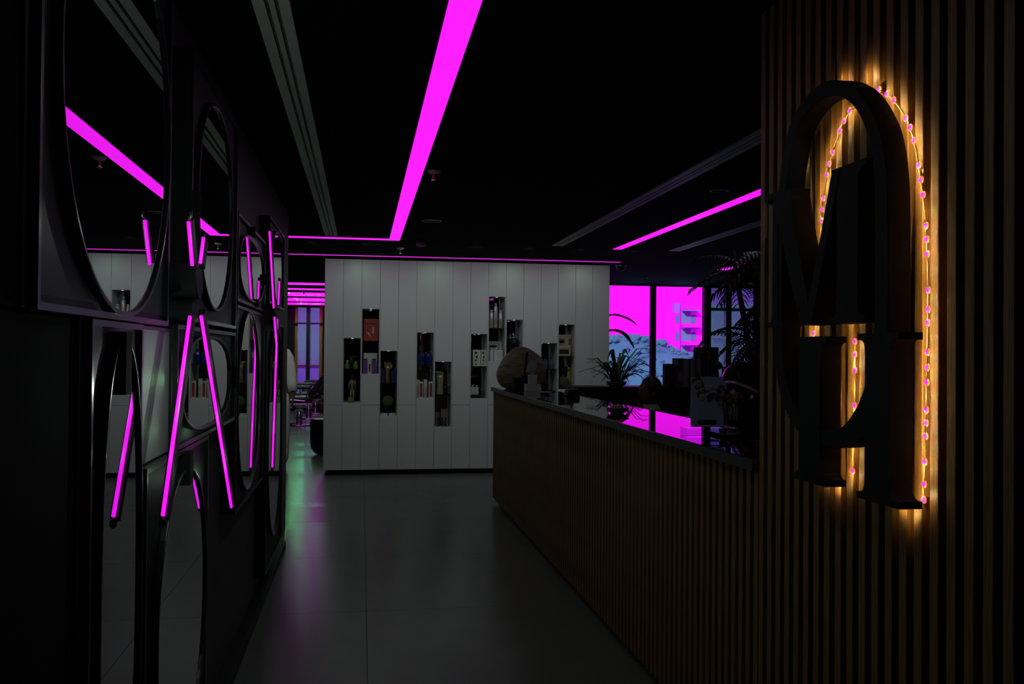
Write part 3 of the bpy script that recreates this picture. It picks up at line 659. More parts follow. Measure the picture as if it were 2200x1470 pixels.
# wall lamps with crossing light tubes
def tube_lamp(label, hub, hub2, tubes, hr):
    r = thing('wall_lamp', label, 'lamp', (-.527, hub[0], hub[1]), 'crossed tube wall lamps')
    obj('hub', G().tube([(-.5265, hub[0], hub[1]), (-.428, hub[0], hub[1]), (-.424, hub[0], hub[1])], [hr, hr, hr*.94], 32), m_blacksatin, r, False)
    obj('lower_hub', G().tube([(-.5265, hub2[0], hub2[1]), (-.436, hub2[0], hub2[1])], hr*.55, 24), m_blacksatin, r, False)
    obj('spindle', G().tube([(-.5265, (hub[0]+hub2[0])/2, hub2[1]+hr*.62), (-.43, (hub[0]+hub2[0])/2, hub2[1]+hr*.62)], hr*.18, 12), m_frame, r, True)
    for (a, b) in tubes:
        A = Vector((-.423, *a)); B = Vector((-.423, *b)); d = (B-A).normalized(); n = Vector((0, d.z, -d.y))
        if n.y < 0: n = -n
        t = obj('light_tube', G().tube([A, B], .0046, 10), m_neon, r, True)
        s = G(); q = n*.0135; e = Vector((.009, 0, 0)); s.prism([A+q-e-n*.006, A+q+e-n*.006, A+q+e+n*.014, A+q-e+n*.014], B-A)
        obj('housing', s, m_black, t)
        obj('end_cap', G().ell(B + d*.012 + n*.008, (.008, .012, .012), 10, 6), m_black, t, True)
        for k in range(1, 4):
            p = A.lerp(B, k/4) - n*.03 + Vector((.012, 0, 0)); lamp('POINT', KP(p), .032*(B-A).length/.4, (.35, 1.0, .4))  # points added beside the tube to offset its magenta
    return full_size(r)
tube_lamp('near black wall lamp with four crossing magenta light tubes', (2.52, 1.602), (2.50, 1.524),
    [((2.396,1.633),(2.339,1.735)), ((2.51,1.650),(2.555,1.722)), ((2.373,1.503),(2.086,1.059)), ((2.533,1.510),(3.157,.897))], .049)
tube_lamp('far black wall lamp with crossing magenta light tubes near the wall end', (4.70, 1.605), (4.69, 1.545),
    [((4.557,1.627),(4.314,1.967)), ((4.805,1.655),(4.843,1.777)), ((4.762,1.579),(4.577,.852)), ((4.598,1.583),(4.745,1.43))], .05)
lamp('POINT', KP((-.33, 2.25, 1.33)), .95, WHITE); lamp('POINT', KP((-.33, 2.37, 1.72)), .34, WHITE); lamp('POINT', KP((-.38, 2.62, 1.07)), .045, WHITE); lamp('POINT', KP((-.36, 4.45, 1.55)), .06, WHITE)  # added points without fixtures that brighten parts of the mirror wall

# ------------------------------------------------------------ things on the counter
ZC = 1.0903
r = thing('wooden_shell', 'big rounded wooden shell sculpture with streaky grain on the counter end', 'sculpture', (1.44, 8.2, ZC))
m_shell = M('streaky_driftwood', (.29, .235, .16), .55, var=.45, scale=5, stretch=(2.2, 2.2, 16), bump=.2)
sh = []
prof = cr([(1.215,1.19),(1.213,1.24),(1.245,1.32),(1.30,1.40),(1.36,1.455),(1.42,1.475),(1.50,1.462),(1.60,1.40),(1.655,1.33),(1.672,1.26),(1.665,1.18),(1.63,1.11),(1.56,1.094),(1.42,1.092),(1.30,1.095),(1.245,1.125)], 4)
for k in range(9):
    t = (k-4)/4; q = math.sqrt(max(0.02, 1-t*t*.97))
    sh.append([(1.45+(px_-1.45)*q, 8.2+t*.13, max(ZC, 1.27+(pz_-1.27)*q - (1-q)*.08)) for px_, pz_ in prof])
obj('shell', G().loft(sh), m_shell, r, True)
g = G()
for k in range(7):
    u = k/6; g.tube([(1.25+u*.06+.10*u, 8.062-.0*u, 1.14+.05*k), (1.36+.05*u, 8.058, 1.17+.048*k), (1.50+.02*u, 8.06, 1.22+.036*k)], [.001, .0028, .001], 5)
obj('ridge', g, M('pale_ridge_wood', (.36, .28, .20), .6), r)
r = thing('card_easel', 'thin black upright rod stand leaning before the wooden shell', 'stand', (1.42, 7.95, ZC))
obj('rod', G().prism([(1.415, 7.95, 1.20), (1.437, 7.95, 1.20), (1.460, 7.95, 1.425), (1.440, 7.95, 1.425)], (0, .012, 0)), m_black, r)
obj('ledge', G().box(1.40, 1.53, 7.935, 7.965, 1.20, 1.216), m_black, r); obj('block', G().box(1.33, 1.462, 7.93, 8.03, ZC, 1.2), m_black, r)
r = thing('soap_dispenser', 'square white bottle with brass neck and pale fan-shaped card, on a white block', 'bottle', (1.455, 7.72, ZC+.0605))
zb = ZC+.0605
obj('body', G().box(1.418, 1.49, 7.69, 7.75, zb, zb+.078), m_white, r, bevel=.006)
obj('neck', G().lathe([(.012, 0), (.012, .02), (.008, .022)], (1.456, 7.72, zb+.078), 14), m_gold, r, True)
obj('fan_card', G().prism([(1.396, 7.725, 1.255), (1.408, 7.725, 1.305), (1.432, 7.725, 1.358), (1.49, 7.725, 1.345), (1.494, 7.725, 1.30), (1.474, 7.725, 1.255)], (0, .004, 0)), M('pale_card_stock', (.44, .46, .48), .6), r)
obj('card_clip', G().box(1.445, 1.468, 7.715, 7.735, zb+.098, 1.257), m_black, r)
boxitem('white_block', 'low white block under the square white bottle on the counter', 'block', 1.452, 7.71, ZC, .125, .10, .06, m_white)
r = thing('saucer', 'small pale saucer with a dark base near the white block', 'dish', (1.45, 7.1, ZC))
obj('dish', G().lathe([(.018, .008), (.03, .010), (.052, .019), (.054, .021), (.05, .0215), (.028, .014), (.0, .013)], (1.45, 7.1, ZC), 24), m_white, r, True)
obj('foot', G().lathe([(.02, 0), (.018, .008)], (1.45, 7.1, ZC), 20), m_black, r)
r = thing('card_terminal', 'black card terminal lying on the counter beside the saucer', 'terminal', (1.59, 6.85, ZC))
obj('case', G().prism([(1.545, 6.80, ZC), (1.655, 6.80, ZC), (1.65, 6.80, ZC+.056), (1.56, 6.80, ZC+.05)], (0, .10, 0)), m_black, r, bevel=.008)
obj('screen', G().box(1.575, 1.64, 6.797, 6.7995, ZC+.022, ZC+.044), m_blackgloss, r)
r = thing('candle_bowl', 'dark shallow bowl with a cream bar of soap before the windows', 'bowl', (1.39, 4.85, ZC))
obj('bowl', G().lathe([(.03, 0), (.055, .012), (.064, .030), (.060, .030), (.045, .016), (0, .012)], (1.39, 4.85, ZC), 24), M('dark_bronze_bowl', (.05, .04, .03), .35, metal=.4), r, True)
obj('soap', G().box(1.352, 1.41, 4.82, 4.87, ZC+.020, ZC+.046), M('cream_soap', (.45, .40, .30), .5), r, bevel=.008)
# sign holder
hx0, hx1, hy = 1.293, 1.430, 3.46
m_acr = glass_mat('clear_acrylic', (.86, .90, .96), .30)
r = thing('card_holder', 'clear acrylic stand holding a grey printed card near the slatted wall', 'sign holder', (1.34, 3.46, ZC))
obj('acrylic_base', G().box(hx0-.028, hx1, hy-.035, hy+.045, ZC, ZC+.036), m_acr, r, bevel=.003)
obj('acrylic_plate', G().box(hx0-.003, hx1+.003, hy-.004, hy-.002, ZC+.037, ZC+.243), m_acr, r)
cd = obj('card', G().box(hx0, hx1, hy, hy+.003, ZC+.040, ZC+.240), M('grey_card', (.48, .50, .53), .6, var=.04), r)
zz = ZC+.058
pil = [(hx0+.042+.010*math.cos(PI/2+PI*k/8), hy-.0008, zz+.010*math.sin(PI/2+PI*k/8)) for k in range(9)] + [(hx0+.098+.010*math.cos(-PI/2+PI*k/8), hy-.0008, zz+.010*math.sin(-PI/2+PI*k/8)) for k in range(9)]
obj('label_pill', G().prism(pil, (0, .0006, 0)), M('charcoal_print', (.02, .02, .022), .5), cd)
obj('label_icon', G().tube([(hx0+.037, hy-.001, zz), (hx0+.037, hy-.0001, zz)], .0105, 16), M('grey_print', (.09, .09, .1), .5), cd)
obj('label_icon_mark', G().prism([(hx0+.034, hy-.0014, zz-.005), (hx0+.037, hy-.0014, zz+.006), (hx0+.040, hy-.0014, zz-.005)], (0, .0004, 0)), m_ink, cd)
# arching stem with dried seed heads
r = thing('dried_seed_stem', 'arching black stem with drooping dried seed heads from a black vase', 'plant', (1.55, 3.2, ZC))
obj('vase', G().lathe([(.03, 0), (.045, .03), (.05, .08), (.03, .14), (.022, .16), (.024, .165)], (1.56, 3.2, ZC), 20), m_blackgloss, r, True)
P3 = cr([(1.558, 1.25), (1.53, 1.36), (1.46, 1.475), (1.38, 1.516), (1.30, 1.507), (1.236, 1.462), (1.212, 1.405), (1.217, 1.345), (1.238, 1.30)], 5, False)
obj('stem', G().tube([(a, 3.2, b) for a, b in P3], [.005]*(len(P3)-8) + [.0055, .006, .007, .008, .010, .012, .010, .008], 8), m_black, r, True)
m_pod = M('dried_seed_head', (.20, .165, .125), .85, var=.5, scale=60, bump=.6)
m_podd = M('dark_seed_head', (.05, .038, .03), .9, var=.5, scale=60, bump=.5)
random.seed(5)
for k in range(34):
    u = k/33; a = 1.218 + .165*u; b = 1.292 - .045*u + .012*math.sin(k*1.7); q = random.uniform(.007, .012) if u < .5 else random.uniform(.009, .016)
    obj('seed_head', G().ell((a, 3.19+random.uniform(-.02, .012), b+random.uniform(-.02, .016)), (q, q, q*1.2), 12, 8, lambda d, k=k: 1+.28*math.sin(7*d.x+k)*math.sin(9*d.z+k)*math.cos(8*d.y+k)), random.choice([m_pod, m_podd, m_podd]), r)
g = G(); 
for k in range(26):
    a0, b0 = 1.30+random.random()*.085, 1.262-random.random()*.02
    g.tube([(a0, 3.19, b0), (a0+.004, 3.185, b0-.03), (a0+random.uniform(-.004, .012), 3.18, b0-.055-random.random()*.02)], [.0012, .001, .0006], 4)
tas = obj('tassel', g, m_pod, r); 
obj('stem', G().tube([(1.238, 3.2, 1.30), (1.27, 3.195, 1.292), (1.32, 3.195, 1.285), (1.37, 3.2, 1.262)], .003, 6), m_podd, r)
# black slabs beside the holder
boxitem('black_tablet', 'flat black tray lying on the counter beside the acrylic stand', 'tray', 1.535, 3.52, ZC, .23, .20, .012, m_blackgloss)
boxitem('black_tablet', 'flat black menu folder at the slatted wall end of the counter', 'folder', 1.50, 3.02, ZC, .20, .14, .02, m_black)

# ------------------------------------------------------------ desk side, console and its things
r = thing('console_cabinet', 'long low black cabinet under the windows carrying books and a plant', 'cabinet', (3.6, 9.5, 0))
obj('body', G().box(2.22, 5.2, 9.32, 9.75, .05, 1.035), m_black, r); obj('top', G().box(2.20, 5.22, 9.30, 9.77, 1.035, 1.066), m_blacksatin, r)
obj('plinth', G().box(2.26, 5.16, 9.36, 9.7, .001, .05), m_black, r)
for k in range(5): 
    d = obj('door', G().box(2.23+k*.594, 2.23+k*.594+.585, 9.302, 9.319, .06, 1.02), m_blacksatin, r, bevel=.002)
    obj('handle', G().box(2.23+k*.594+.53, 2.23+k*.594+.545, 9.293, 9.3018, .5, .66), m_frame, d)
ZK = 1.0663; Yk = 9.45
r = thing('potted_grass_plant', 'bushy potted plant with long pointed leaves beside the white cabinet', 'plant', (2.70, Yk+.02, ZK))
obj('pot', G().lathe([(.07, 0), (.10, .02), (.115, .055), (.108, .055), (.09, .03), (0, .028)], (2.70, Yk+.02, ZK), 24), M('blue_grey_glass_pot', (.10, .14, .18), .15, coat=.5), r, True)
random.seed(3)
for k in range(54):
    a = random.uniform(0, 2*PI); L = random.uniform(.2, .42); up = random.uniform(.35, 1.15); dr = random.uniform(.2, 1.0)
    bx_, by_ = 2.70+.04*math.cos(a), Yk+.02+.04*math.sin(a)
    ca, sa = math.cos(a), math.sin(a)*.75
    p = [(bx_, by_, ZK+.03), (bx_+ca*L*.28, by_+sa*L*.28, ZK+.03+L*up*.55), (bx_+ca*L*.62, by_+sa*L*.62, ZK+.03+L*up*.85), (bx_+ca*L, by_+sa*L, max(ZK+.02, ZK+.03+L*(up*.95-dr*.35)))]
    obj('leaf', G().blade(p, random.uniform(.022, .034)), m_leaf, r)
def book(label, x0, x1, h, mat, dp=.2, band=None):
    t = thing('book', label, 'book', ((x0+x1)/2, Yk, ZK), 'books standing on the black console')
    obj('cover', G().box(x0, x0+.003, Yk-dp/2, Yk+dp/2, ZK, ZK+h).box(x1-.003, x1, Yk-dp/2, Yk+dp/2, ZK, ZK+h).box(x0+.003, x1-.003, Yk-dp/2, Yk-dp/2+.003, ZK, ZK+h), mat, t)
    obj('pages', G().box(x0+.0032, x1-.0032, Yk-dp/2+.0035, Yk+dp/2-.004, ZK+.004, ZK+h-.004), M('page_edges', (.4, .38, .34), .8), t)
    if band: obj('spine_label', G().box(x0+.004, x1-.004, Yk-dp/2-.001, Yk-dp/2-.0001, ZK+h*.2, ZK+h*.55), band, t)
m_bg = M('grey_book', (.16, .165, .17), .6); m_bk = M('black_book', (.02, .02, .022), .5); m_bw = M('pale_grey_book', (.24, .245, .25), .6)
book('mottled dark book at the perfume box end of the row', 3.352, 3.406, .306, M('mottled_cover', (.07, .075, .075), .6, var=.6, scale=40), band=m_bg)
book('pale grey thick book, second in the row', 3.409, 3.464, .303, m_bw)
book('thin dark book between the two pale ones', 3.467, 3.486, .302, m_bk, band=M('rust_label', (.2, .06, .03), .6))
book('pale grey book in the middle of the row', 3.489, 3.531, .302, m_bw)
book('thin dark green book after the middle pale book', 3.534, 3.552, .30, M('dark_green_cover', (.01, .03, .022), .6))
book('grey book at the photo box end of the row', 3.555, 3.604, .306, m_bg)
r = boxitem('perfume_box', 'dark upright box with a silver clasp left of the row of books', 'box', 3.276, Yk, ZK, .108, .08, .245, M('dark_brown_box', (.03, .026, .022), .5), None, [('front_panel', (.04, .46, .03, .97), M('brown_grey_panel', (.07, .062, .055), .5)), ('emblem', (.12, .34, .60, .92), m_ink), ('clasp', (.17, .30, .47, .52), m_chrome)])
r = boxitem('photo_box', 'tall box with a portrait photo on its front behind the arching stem', 'box', 3.735, Yk+.09, ZK, .245, .12, .43, M('umber_box', (.035, .03, .026), .5), None,
    [('photo_panel', (.02, .56, .05, .98), M('sepia_panel', (.10, .08, .055), .6)), ('portrait_hair', (.16, .46, .22, .84), m_ink), ('portrait_face', (.22, .38, .52, .70), M('portrait_skin', (.15, .10, .07), .6))])
r = thing('hydrangea_bunch', 'teal hydrangea flower head in a black vase before the portrait box', 'flower', (3.79, Yk-.075, ZK))
obj('vase', G().lathe([(.03, 0), (.04, .04), (.028, .14), (.03, .16)], (3.79, Yk-.07, ZK), 18), m_black, r, True)
g = G()
for k in range(46):
    a = random.uniform(0, 2*PI); t = random.uniform(-.3, 1.4)
    g.ell((3.79+.055*math.cos(t)*math.cos(a), Yk-.07+.055*math.cos(t)*math.sin(a), ZK+.215+.055*math.sin(t)), (.018, .018, .014), 6, 4)
obj('flower_head', g, M('teal_petals', (.035, .085, .10), .8, var=.3, scale=50), r)
boxitem('small_white_box', 'small white box with a black figure next to the red book', 'box', 3.868, Yk-.10, ZK, .04, .05, .20, m_bw, None, [('figure_print', (.3, .6, .5, .85), m_ink)])
boxitem('red_book', 'red hardback standing on the console by the dark planter', 'book', 3.945, Yk-.04, ZK, .10, .16, .20, m_red, None, [('spine_band', (.05, .5, .85, .95), m_cream)])
boxitem('black_tray', 'flat dark tray resting on the white box and red book', 'tray', 3.945, Yk-.04, ZK+.2006, .13, .12, .018, m_navy)

# office chair and receptionist
r = thing('office_chair', 'dark office chair with rounded back behind the counter', 'chair', (2.62, 7.6, 0))
cx, cy = 2.62, 7.6
obj('seat', G().box(cx-.24, cx+.2, cy-.24, cy+.24, .42, .50), m_leather, r, bevel=.03)
obj('backrest', G().loft([[(cx+.20+.02*k+q, cy+(.22-.02*abs(k-2))*math.copysign(1, s), .60+.10*k) for q, s in ((0, -1), (.05, -1), (.05, 1), (0, 1))] for k in range(5)]), M('dark_grey_mesh', (.03, .032, .034), .7), r, bevel=.02)
obj('spine', G().tube([(cx+.05, cy, .40), (cx+.22, cy, .45), (cx+.27, cy, .62)], .02, 8), m_black, r)
obj('column', G().lathe([(.03, 0), (.03, .30)], (cx, cy, .11), 14), m_chrome, r, True)
for k in range(5):
    a = k*2*PI/5; L = obj('leg', G().tube([(cx, cy, .11), (cx+.28*math.cos(a), cy+.28*math.sin(a), .075)], [.025, .018], 8), m_black, r)
    obj('caster', G().tube([(cx+.28*math.cos(a)-.012, cy+.28*math.sin(a), .0305), (cx+.28*math.cos(a)+.012, cy+.28*math.sin(a), .0305)], .03, 12), m_black, L)
def hand(joints, edges, wi, wrist, dirv, side, spread, s=1.0):
    """palm, four unequal fingers and a thumb, appended to a joint graph"""
    W = Vector(wrist); d = Vector(dirv).normalized(); sd = Vector(side).normalized(); nrm = d.cross(sd).normalized()
    joints.append((W + d*.05*s, .024*s)); p = len(joints)-1; edges.append((wi, p))
    for k, (off, L) in enumerate(((-.028, .062), (-.010, .074), (.009, .070), (.026, .055))):
        base = W + d*.085*s + sd*off*s
        joints.append((base, .0105*s)); edges.append((p, len(joints)-1))
        joints.append((base + d*L*.55*s + nrm*.008*s + sd*off*spread, .009*s)); edges.append((len(joints)-2, len(joints)-1))
        joints.append((base + d*L*.95*s + nrm*.024*s + sd*off*spread*1.5, .0075*s)); edges.append((len(joints)-2, len(joints)-1))
    b = W + d*.03*s - sd*.032*s
    joints.append((b, .012*s)); edges.append((p, len(joints)-1))
    joints.append((b + d*.035*s - sd*.02*s + nrm*.01*s, .0095*s)); edges.append((len(joints)-2, len(joints)-1))
    joints.append((b + d*.062*s - sd*.024*s + nrm*.02*s, .008*s)); edges.append((len(joints)-2, len(joints)-1))

def head_g(c, fx, s=1.0):
    """a head looking along fx (unit vector in the floor plane): skull, brow, nose, lips, chin"""
    F = Vector(fx).normalized(); R_ = Vector((-F.y, F.x, 0))
    def fn(d):
        f, l, u = d.dot(F), d.dot(R_), d.z; k = 1.0
        k *= 1 - .13*max(0, -u)*(1-abs(f))            # narrower jaw
        k += .22*math.exp(-((l/.13)**2 + ((u+.06)/.17)**2))*max(0, f)**2   # nose
        k -= .06*math.exp(-(((abs(l)-.33)/.14)**2 + ((u-.12)/.10)**2))*max(0, f)   # eye sockets
        k += .07*math.exp(-((l/.24)**2 + ((u+.42)/.09)**2))*max(0, f)     # lips
        k += .10*math.exp(-((l/.28)**2 + ((u+.80)/.16)**2))*max(0, f)     # chin
        return k
    ax = (.076+.019*abs(F.x))*s, (.076+.019*abs(F.y))*s, .118*s
    return G().ell(c, ax, 32, 24, fn), F, R_

def add_skinned(name, joints, edges, head, mat, parent):
    """tapered limbs between the joints, fused with the sculpted head into one continuous smoothed surface"""
    g = G(); rr = lambda r: (r, r) if not isinstance(r, tuple) else r
    for p, r in joints: a, b = rr(r); g.ell(p, (a, b, min(a, b)), 18, 12)
    for a, b in edges:
        A, B = Vector(joints[a][0]), Vector(joints[b][0]); ra, rb = rr(joints[a][1]), rr(joints[b][1])
        g.tube([A.lerp(B, t) for t in (0, .33, .67, 1)], [min(ra)*(1-t) + min(rb)*t for t in (0, .33, .67, 1)], 16)
    n = len(g.v); g.v += [tuple(p) for p in head.v]; g.f += [tuple(k+n for k in f) for f in head.f]
    o = obj(name, g, mat, parent)
    rm = o.modifiers.new('fuse', 'REMESH'); rm.mode = 'VOXEL'; rm.voxel_size = .0056
    sm = o.modifiers.new('smooth', 'SMOOTH'); sm.iterations = 4; sm.factor = .5
    dg = bpy.context.evaluated_depsgraph_get(); me2 = bpy.data.meshes.new_from_object(o.evaluated_get(dg))
    o.modifiers.clear(); o.data = me2
    bm = bmesh.new(); bm.from_mesh(me2); seen = set(); parts = []
    for v in list(bm.verts):
        if v in seen: continue
        st = [v]; isl = []; seen.add(v)
        while st:
            q = st.pop(); isl.append(q)
            for e in q.link_edges:
                u = e.other_vert(q)
                if u not in seen: seen.add(u); st.append(u)
        parts.append(isl)
    parts.sort(key=len)
    for isl in parts[:-1]: bmesh.ops.delete(bm, geom=isl, context='VERTS')
    for f in bm.faces: f.smooth = True
    bm.to_mesh(me2); bm.free()
    return o
def face_parts(c, F, R_, parent, s=1.0):
    for q in (-1, 1):
        e = Vector(c) + F*.080*s + R_*q*.030*s + Vector((0, 0, .012*s))
        obj('eye', G().ell(e, (.009*s,)*3, 10, 6), M('eye', (.05, .035, .03), .2), parent, True)
        obj('ear', G().ell(Vector(c) + R_*q*.078*s - F*.008*s + Vector((0, 0, -.005)), (.012*s+.012*s*abs(F.x), .012*s+.012*s*abs(F.y), .028*s), 10, 6), m_skin, parent, True)

px, py = 2.47, 7.58
pr = thing('person', 'seated receptionist with dark hair, black jacket and white collar behind the counter', 'person', (px+.06, py, 0))
hc = (px-.015, py, 1.085)
J = [((px+.08, py, .55), .13), ((px+.075, py, .68), .115), ((px+.05, py, .82), (.11, .15)), ((px+.02, py, .925), .06), ((px, py, 1.0), .05), ((px-.012, py, 1.06), .055)]
Ed = [(0, 1), (1, 2), (2, 3), (3, 4), (4, 5)]
for s in (-1, 1):
    n = len(J); J += [((px+.05, py+s*.17, .86), .058), ((px-.02, py+s*.23, .68), .045), ((px-.22, py+s*.15, .735), .033)]
    Ed += [(2, n), (n, n+1), (n+1, n+2)]
    hand(J, Ed, n+2, (px-.22, py+s*.15, .735), (-1, -.2*s, -.02), (0, -s, 0), .3)
    n = len(J); J += [((px+.05, py+s*.09, .53), .085), ((px-.36, py+s*.10, .52), .06), ((px-.34, py+s*.10, .28), .048), ((px-.33, py+s*.10, .08), .036), ((px-.46, py+s*.11, .035), .03)]
    Ed += [(0, n), (n, n+1), (n+1, n+2), (n+2, n+3), (n+3, n+4)]
hg, F_, R_ = head_g(hc, (-1, -.12, 0))
body = add_skinned('body', J, Ed, hg, m_skin, pr)
face_parts(hc, F_, R_, body)
hr = G().ell((hc[0]+.018, hc[1], hc[2]+.030), (.100, .088, .112), 28, 16, lambda d: 1.0 if (d.x > -.62 or d.z > .45) else .80)
obj('hair', hr, m_hair, pr, True); obj('hair_bun', G().ell((hc[0]+.085, hc[1], hc[2]-.01), (.045, .05, .05), 14, 9), m_hair, pr, True)
def ringz(cx, cy, z, rx, ry, n=26, f=0, ph=0): return [(cx+rx*(1+f*math.sin(7*t+ph))*math.cos(t), cy+ry*(1+f*math.sin(5*t+ph))*math.sin(t), z) for t in [2*PI*k/n for k in range(n)]]
obj('jacket', G().loft([ringz(px+.08, py, .50, .16, .19, f=.02), ringz(px+.075, py, .68, .145, .175, f=.02), ringz(px+.06, py, .80, .15, .205), ringz(px+.045, py, .88, .13, .195), ringz(px+.03, py, .925, .085, .12), ringz(px+.015, py, .95, .062, .07)]), M('black_jacket', (.008, .008, .009), .8, bump=.2), pr, True)
for s in (-1, 1):
    obj('sleeve', G().tube([(px+.05, py+s*.165, .875), (px+.02, py+s*.22, .79), (px-.02, py+s*.235, .68), (px-.12, py+s*.19, .71), (px-.20, py+s*.155, .733)], [.07, .068, .058, .05, .044], 14), M('black_jacket', (.008, .008, .009), .8), pr, True)
    obj('trouser_leg', G().tube([(px+.08, py+s*.09, .54), (px-.36, py+s*.10, .525), (px-.385, py+s*.10, .45), (px-.335, py+s*.10, .10)], [.10, .076, .07, .055], 14), m_black, pr, True)
obj('collar', G().loft([ringz(px+.02, py, .925, .088, .095), ringz(px+.0, py, .965, .068, .070), ringz(px-.004, py, .985, .064, .066)], cap=False), M('white_collar_cloth', (.55, .55, .53), .8), pr, True)
obj('shirt_front', G().prism([(px-.105, py-.075, .86), (px-.02, py-.175, .865), (px+.005, py-.10, .935), (px-.055, py-.07, .945)], (.01, .012, 0)), M('white_collar_cloth', (.55, .55, .53), .8), pr)

# standing person in white
px, py = -1.075, 11.3
pr = thing('person', 'standing person in loose off-white tunic and trousers, half hidden by the mirror wall', 'person', (px, py, 0))
J = [((px, py, .93), .13), ((px, py, 1.08), .115), ((px, py, 1.27), (.16, .11)), ((px, py, 1.40), (.09, .065)), ((px, py, 1.50), .05), ((px, py, 1.56), .055)]
Ed = [(0, 1), (1, 2), (2, 3), (3, 4), (4, 5)]
for s in (-1, 1):
    n = len(J); J += [((px+s*.17, py, 1.385), .058), ((px+s*.235, py+.015, 1.12), .043), ((px+s*.262, py-.02, .90), .031)]
    Ed += [(3, n), (n, n+1), (n+1, n+2)]
    hand(J, Ed, n+2, (px+s*.262, py-.02, .90), (0.05*s, -.1, -1), (0, -1, 0), .15)
    n = len(J); J += [((px+s*.09, py, .88), .095), ((px+s*.105, py-.01, .48), .062), ((px+s*.11, py, .10), .042), ((px+s*.12, py-.13, .04), .034)]
    Ed += [(0, n), (n, n+1), (n+1, n+2), (n+2, n+3)]
hc = (px, py, 1.625)
hg, F_, R_ = head_g(hc, (-.25, -1, 0))
body = add_skinned('body', J, Ed, hg, m_skin, pr); face_parts(hc, F_, R_, body)
obj('hair', G().ell((hc[0]+.008, hc[1]+.018, hc[2]+.030), (.088, .100, .112), 28, 16, lambda d: 1.0 if (d.y > -.55 or d.z > .45) else .80), m_hair, pr, True)
obj('tunic', G().loft([ringz(px, py, .72, .205, .165, f=.03), ringz(px, py, .85, .195, .16, f=.03, ph=1), ringz(px, py, 1.0, .185, .15, f=.02, ph=2), ringz(px, py, 1.2, .19, .14, f=.015), ringz(px, py, 1.34, .195, .125), ringz(px, py, 1.42, .19, .105), ringz(px, py, 1.455, .125, .085), ringz(px, py, 1.49, .066, .066)]), m_cloth, pr, True)
for s in (-1, 1):
    obj('sleeve', G().tube([(px+s*.10, py, 1.425), (px+s*.17, py, 1.385), (px+s*.20, py, 1.33), (px+s*.225, py+.01, 1.22), (px+s*.240, py+.015, 1.12), (px+s*.252, py, 1.02), (px+s*.262, py-.018, .93)], [.05, .068, .07, .067, .065, .060, .056], 16), m_cloth, pr, True)
    obj('trouser_leg', G().loft([ringz(px+s*.11, py, z_, rx, rx*1.08, f=ff, ph=z_*30) for z_, rx, ff in ((.075, .085, .06), (.12, .105, .08), (.20, .112, .05), (.27, .105, .08), (.36, .118, .04), (.5, .122, .03), (.66, .122, .02), (.80, .118, .02), (.90, .10, 0))]), m_cloth, pr, True)
    obj('shoe', G().loft([[(px+s*.115+a*rx, y_, .0015+max(0, b)*h_) for a, b in [(math.cos(t), math.sin(t)*.5+.5) for t in [2*PI*k/14 for k in range(14)]]] for y_, rx, h_ in ((py+.06, .03, .05), (py+.04, .042, .085), (py-.02, .045, .085), (py-.10, .048, .06), (py-.165, .040, .042), (py-.19, .018, .025))]), M('dark_shoe', (.035, .03, .03), .5), pr, True)

# ------------------------------------------------------------ planter, palm, banana plant
r = thing('planter_stand', 'tall black block behind the counter carrying the round dark planter', 'stand', (2.55, 5.6, 0))
obj('block', G().box(2.28, 2.85, 5.32, 5.88, .03, .90), m_black, r, bevel=.01); obj('plinth', G().box(2.31, 2.82, 5.35, 5.85, .001, .0298), m_black, r)
r = thing('palm_planter', 'leafy dark palm in a big round black planter beside the slatted wall', 'plant', (2.56, 5.6, .9005))
obj('planter', G().lathe([(.12, 0), (.22, .06), (.275, .18), (.275, .30), (.22, .42), (.17, .46), (.16, .47), (.15, .45)], (2.56, 5.6, .9005), 36), m_blackgloss, r, True)
for (tx, ty, a) in ((2.52, 5.62, -.10), (2.60, 5.58, .12), (2.55, 5.66, .02)):
    obj('trunk', G().tube([(tx, ty, 1.33), (tx+a*.5, ty, 1.6), (tx+a, ty+.02, 1.9), (tx+a*1.3, ty+.02, 2.1)], [.022, .02, .018, .014], 8), m_trunk, r, True)
random.seed(11)
for k in range(46):
    src = random.choice([(2.44, 5.62, 2.0), (2.70, 5.60, 2.05), (2.55, 5.68, 1.95), (2.50, 5.62, 1.62), (2.64, 5.6, 1.75), (2.56, 5.62, 1.50)])
    a = random.uniform(0, 2*PI); L = random.uniform(.26, .48); el = random.uniform(-.1, .9); dr = random.uniform(.3, .9)
    ca, sa = math.cos(a), math.sin(a)
    pts = []
    for q in range(7):
        u = q/6; pts.append(Vector((src[0]+ca*L*u, src[1]+sa*L*u*.6, min(2.44, src[2]+L*(el*u-dr*u*u)))))
    g = G().tube(pts, [.005]*3+[.004]*2+[.003, .002], 5)
    for q in range(1, 13):
        u = q/13*6; i0 = int(u); p = pts[i0].lerp(pts[min(i0+1, 6)], u-i0); t = (pts[min(i0+1, 6)]-pts[i0]).normalized()
        sd = t.cross(Vector((0, 0, 1))).normalized(); ll = .15*(1-.5*q/13)
        for s in (-1, 1):
            e = p + sd*s*ll*.7 + t*ll*.5 - Vector((0, 0, ll*.3))
            if e.x > 1.45: g.blade([p, p.lerp(e, .5)+Vector((0, 0, .012)), e], .017)
    obj('frond', g, m_leaf, r)
r = thing('rubber_plant', 'broad-leaved dark plant in front of the far windows behind the palm', 'plant', (4.3, 7.9, 0))
obj('pot', G().lathe([(.15, .001), (.2, .3), (.21, .42), (.19, .42), (.17, .36)], (4.3, 7.9, 0), 24), m_blacksatin, r, True)
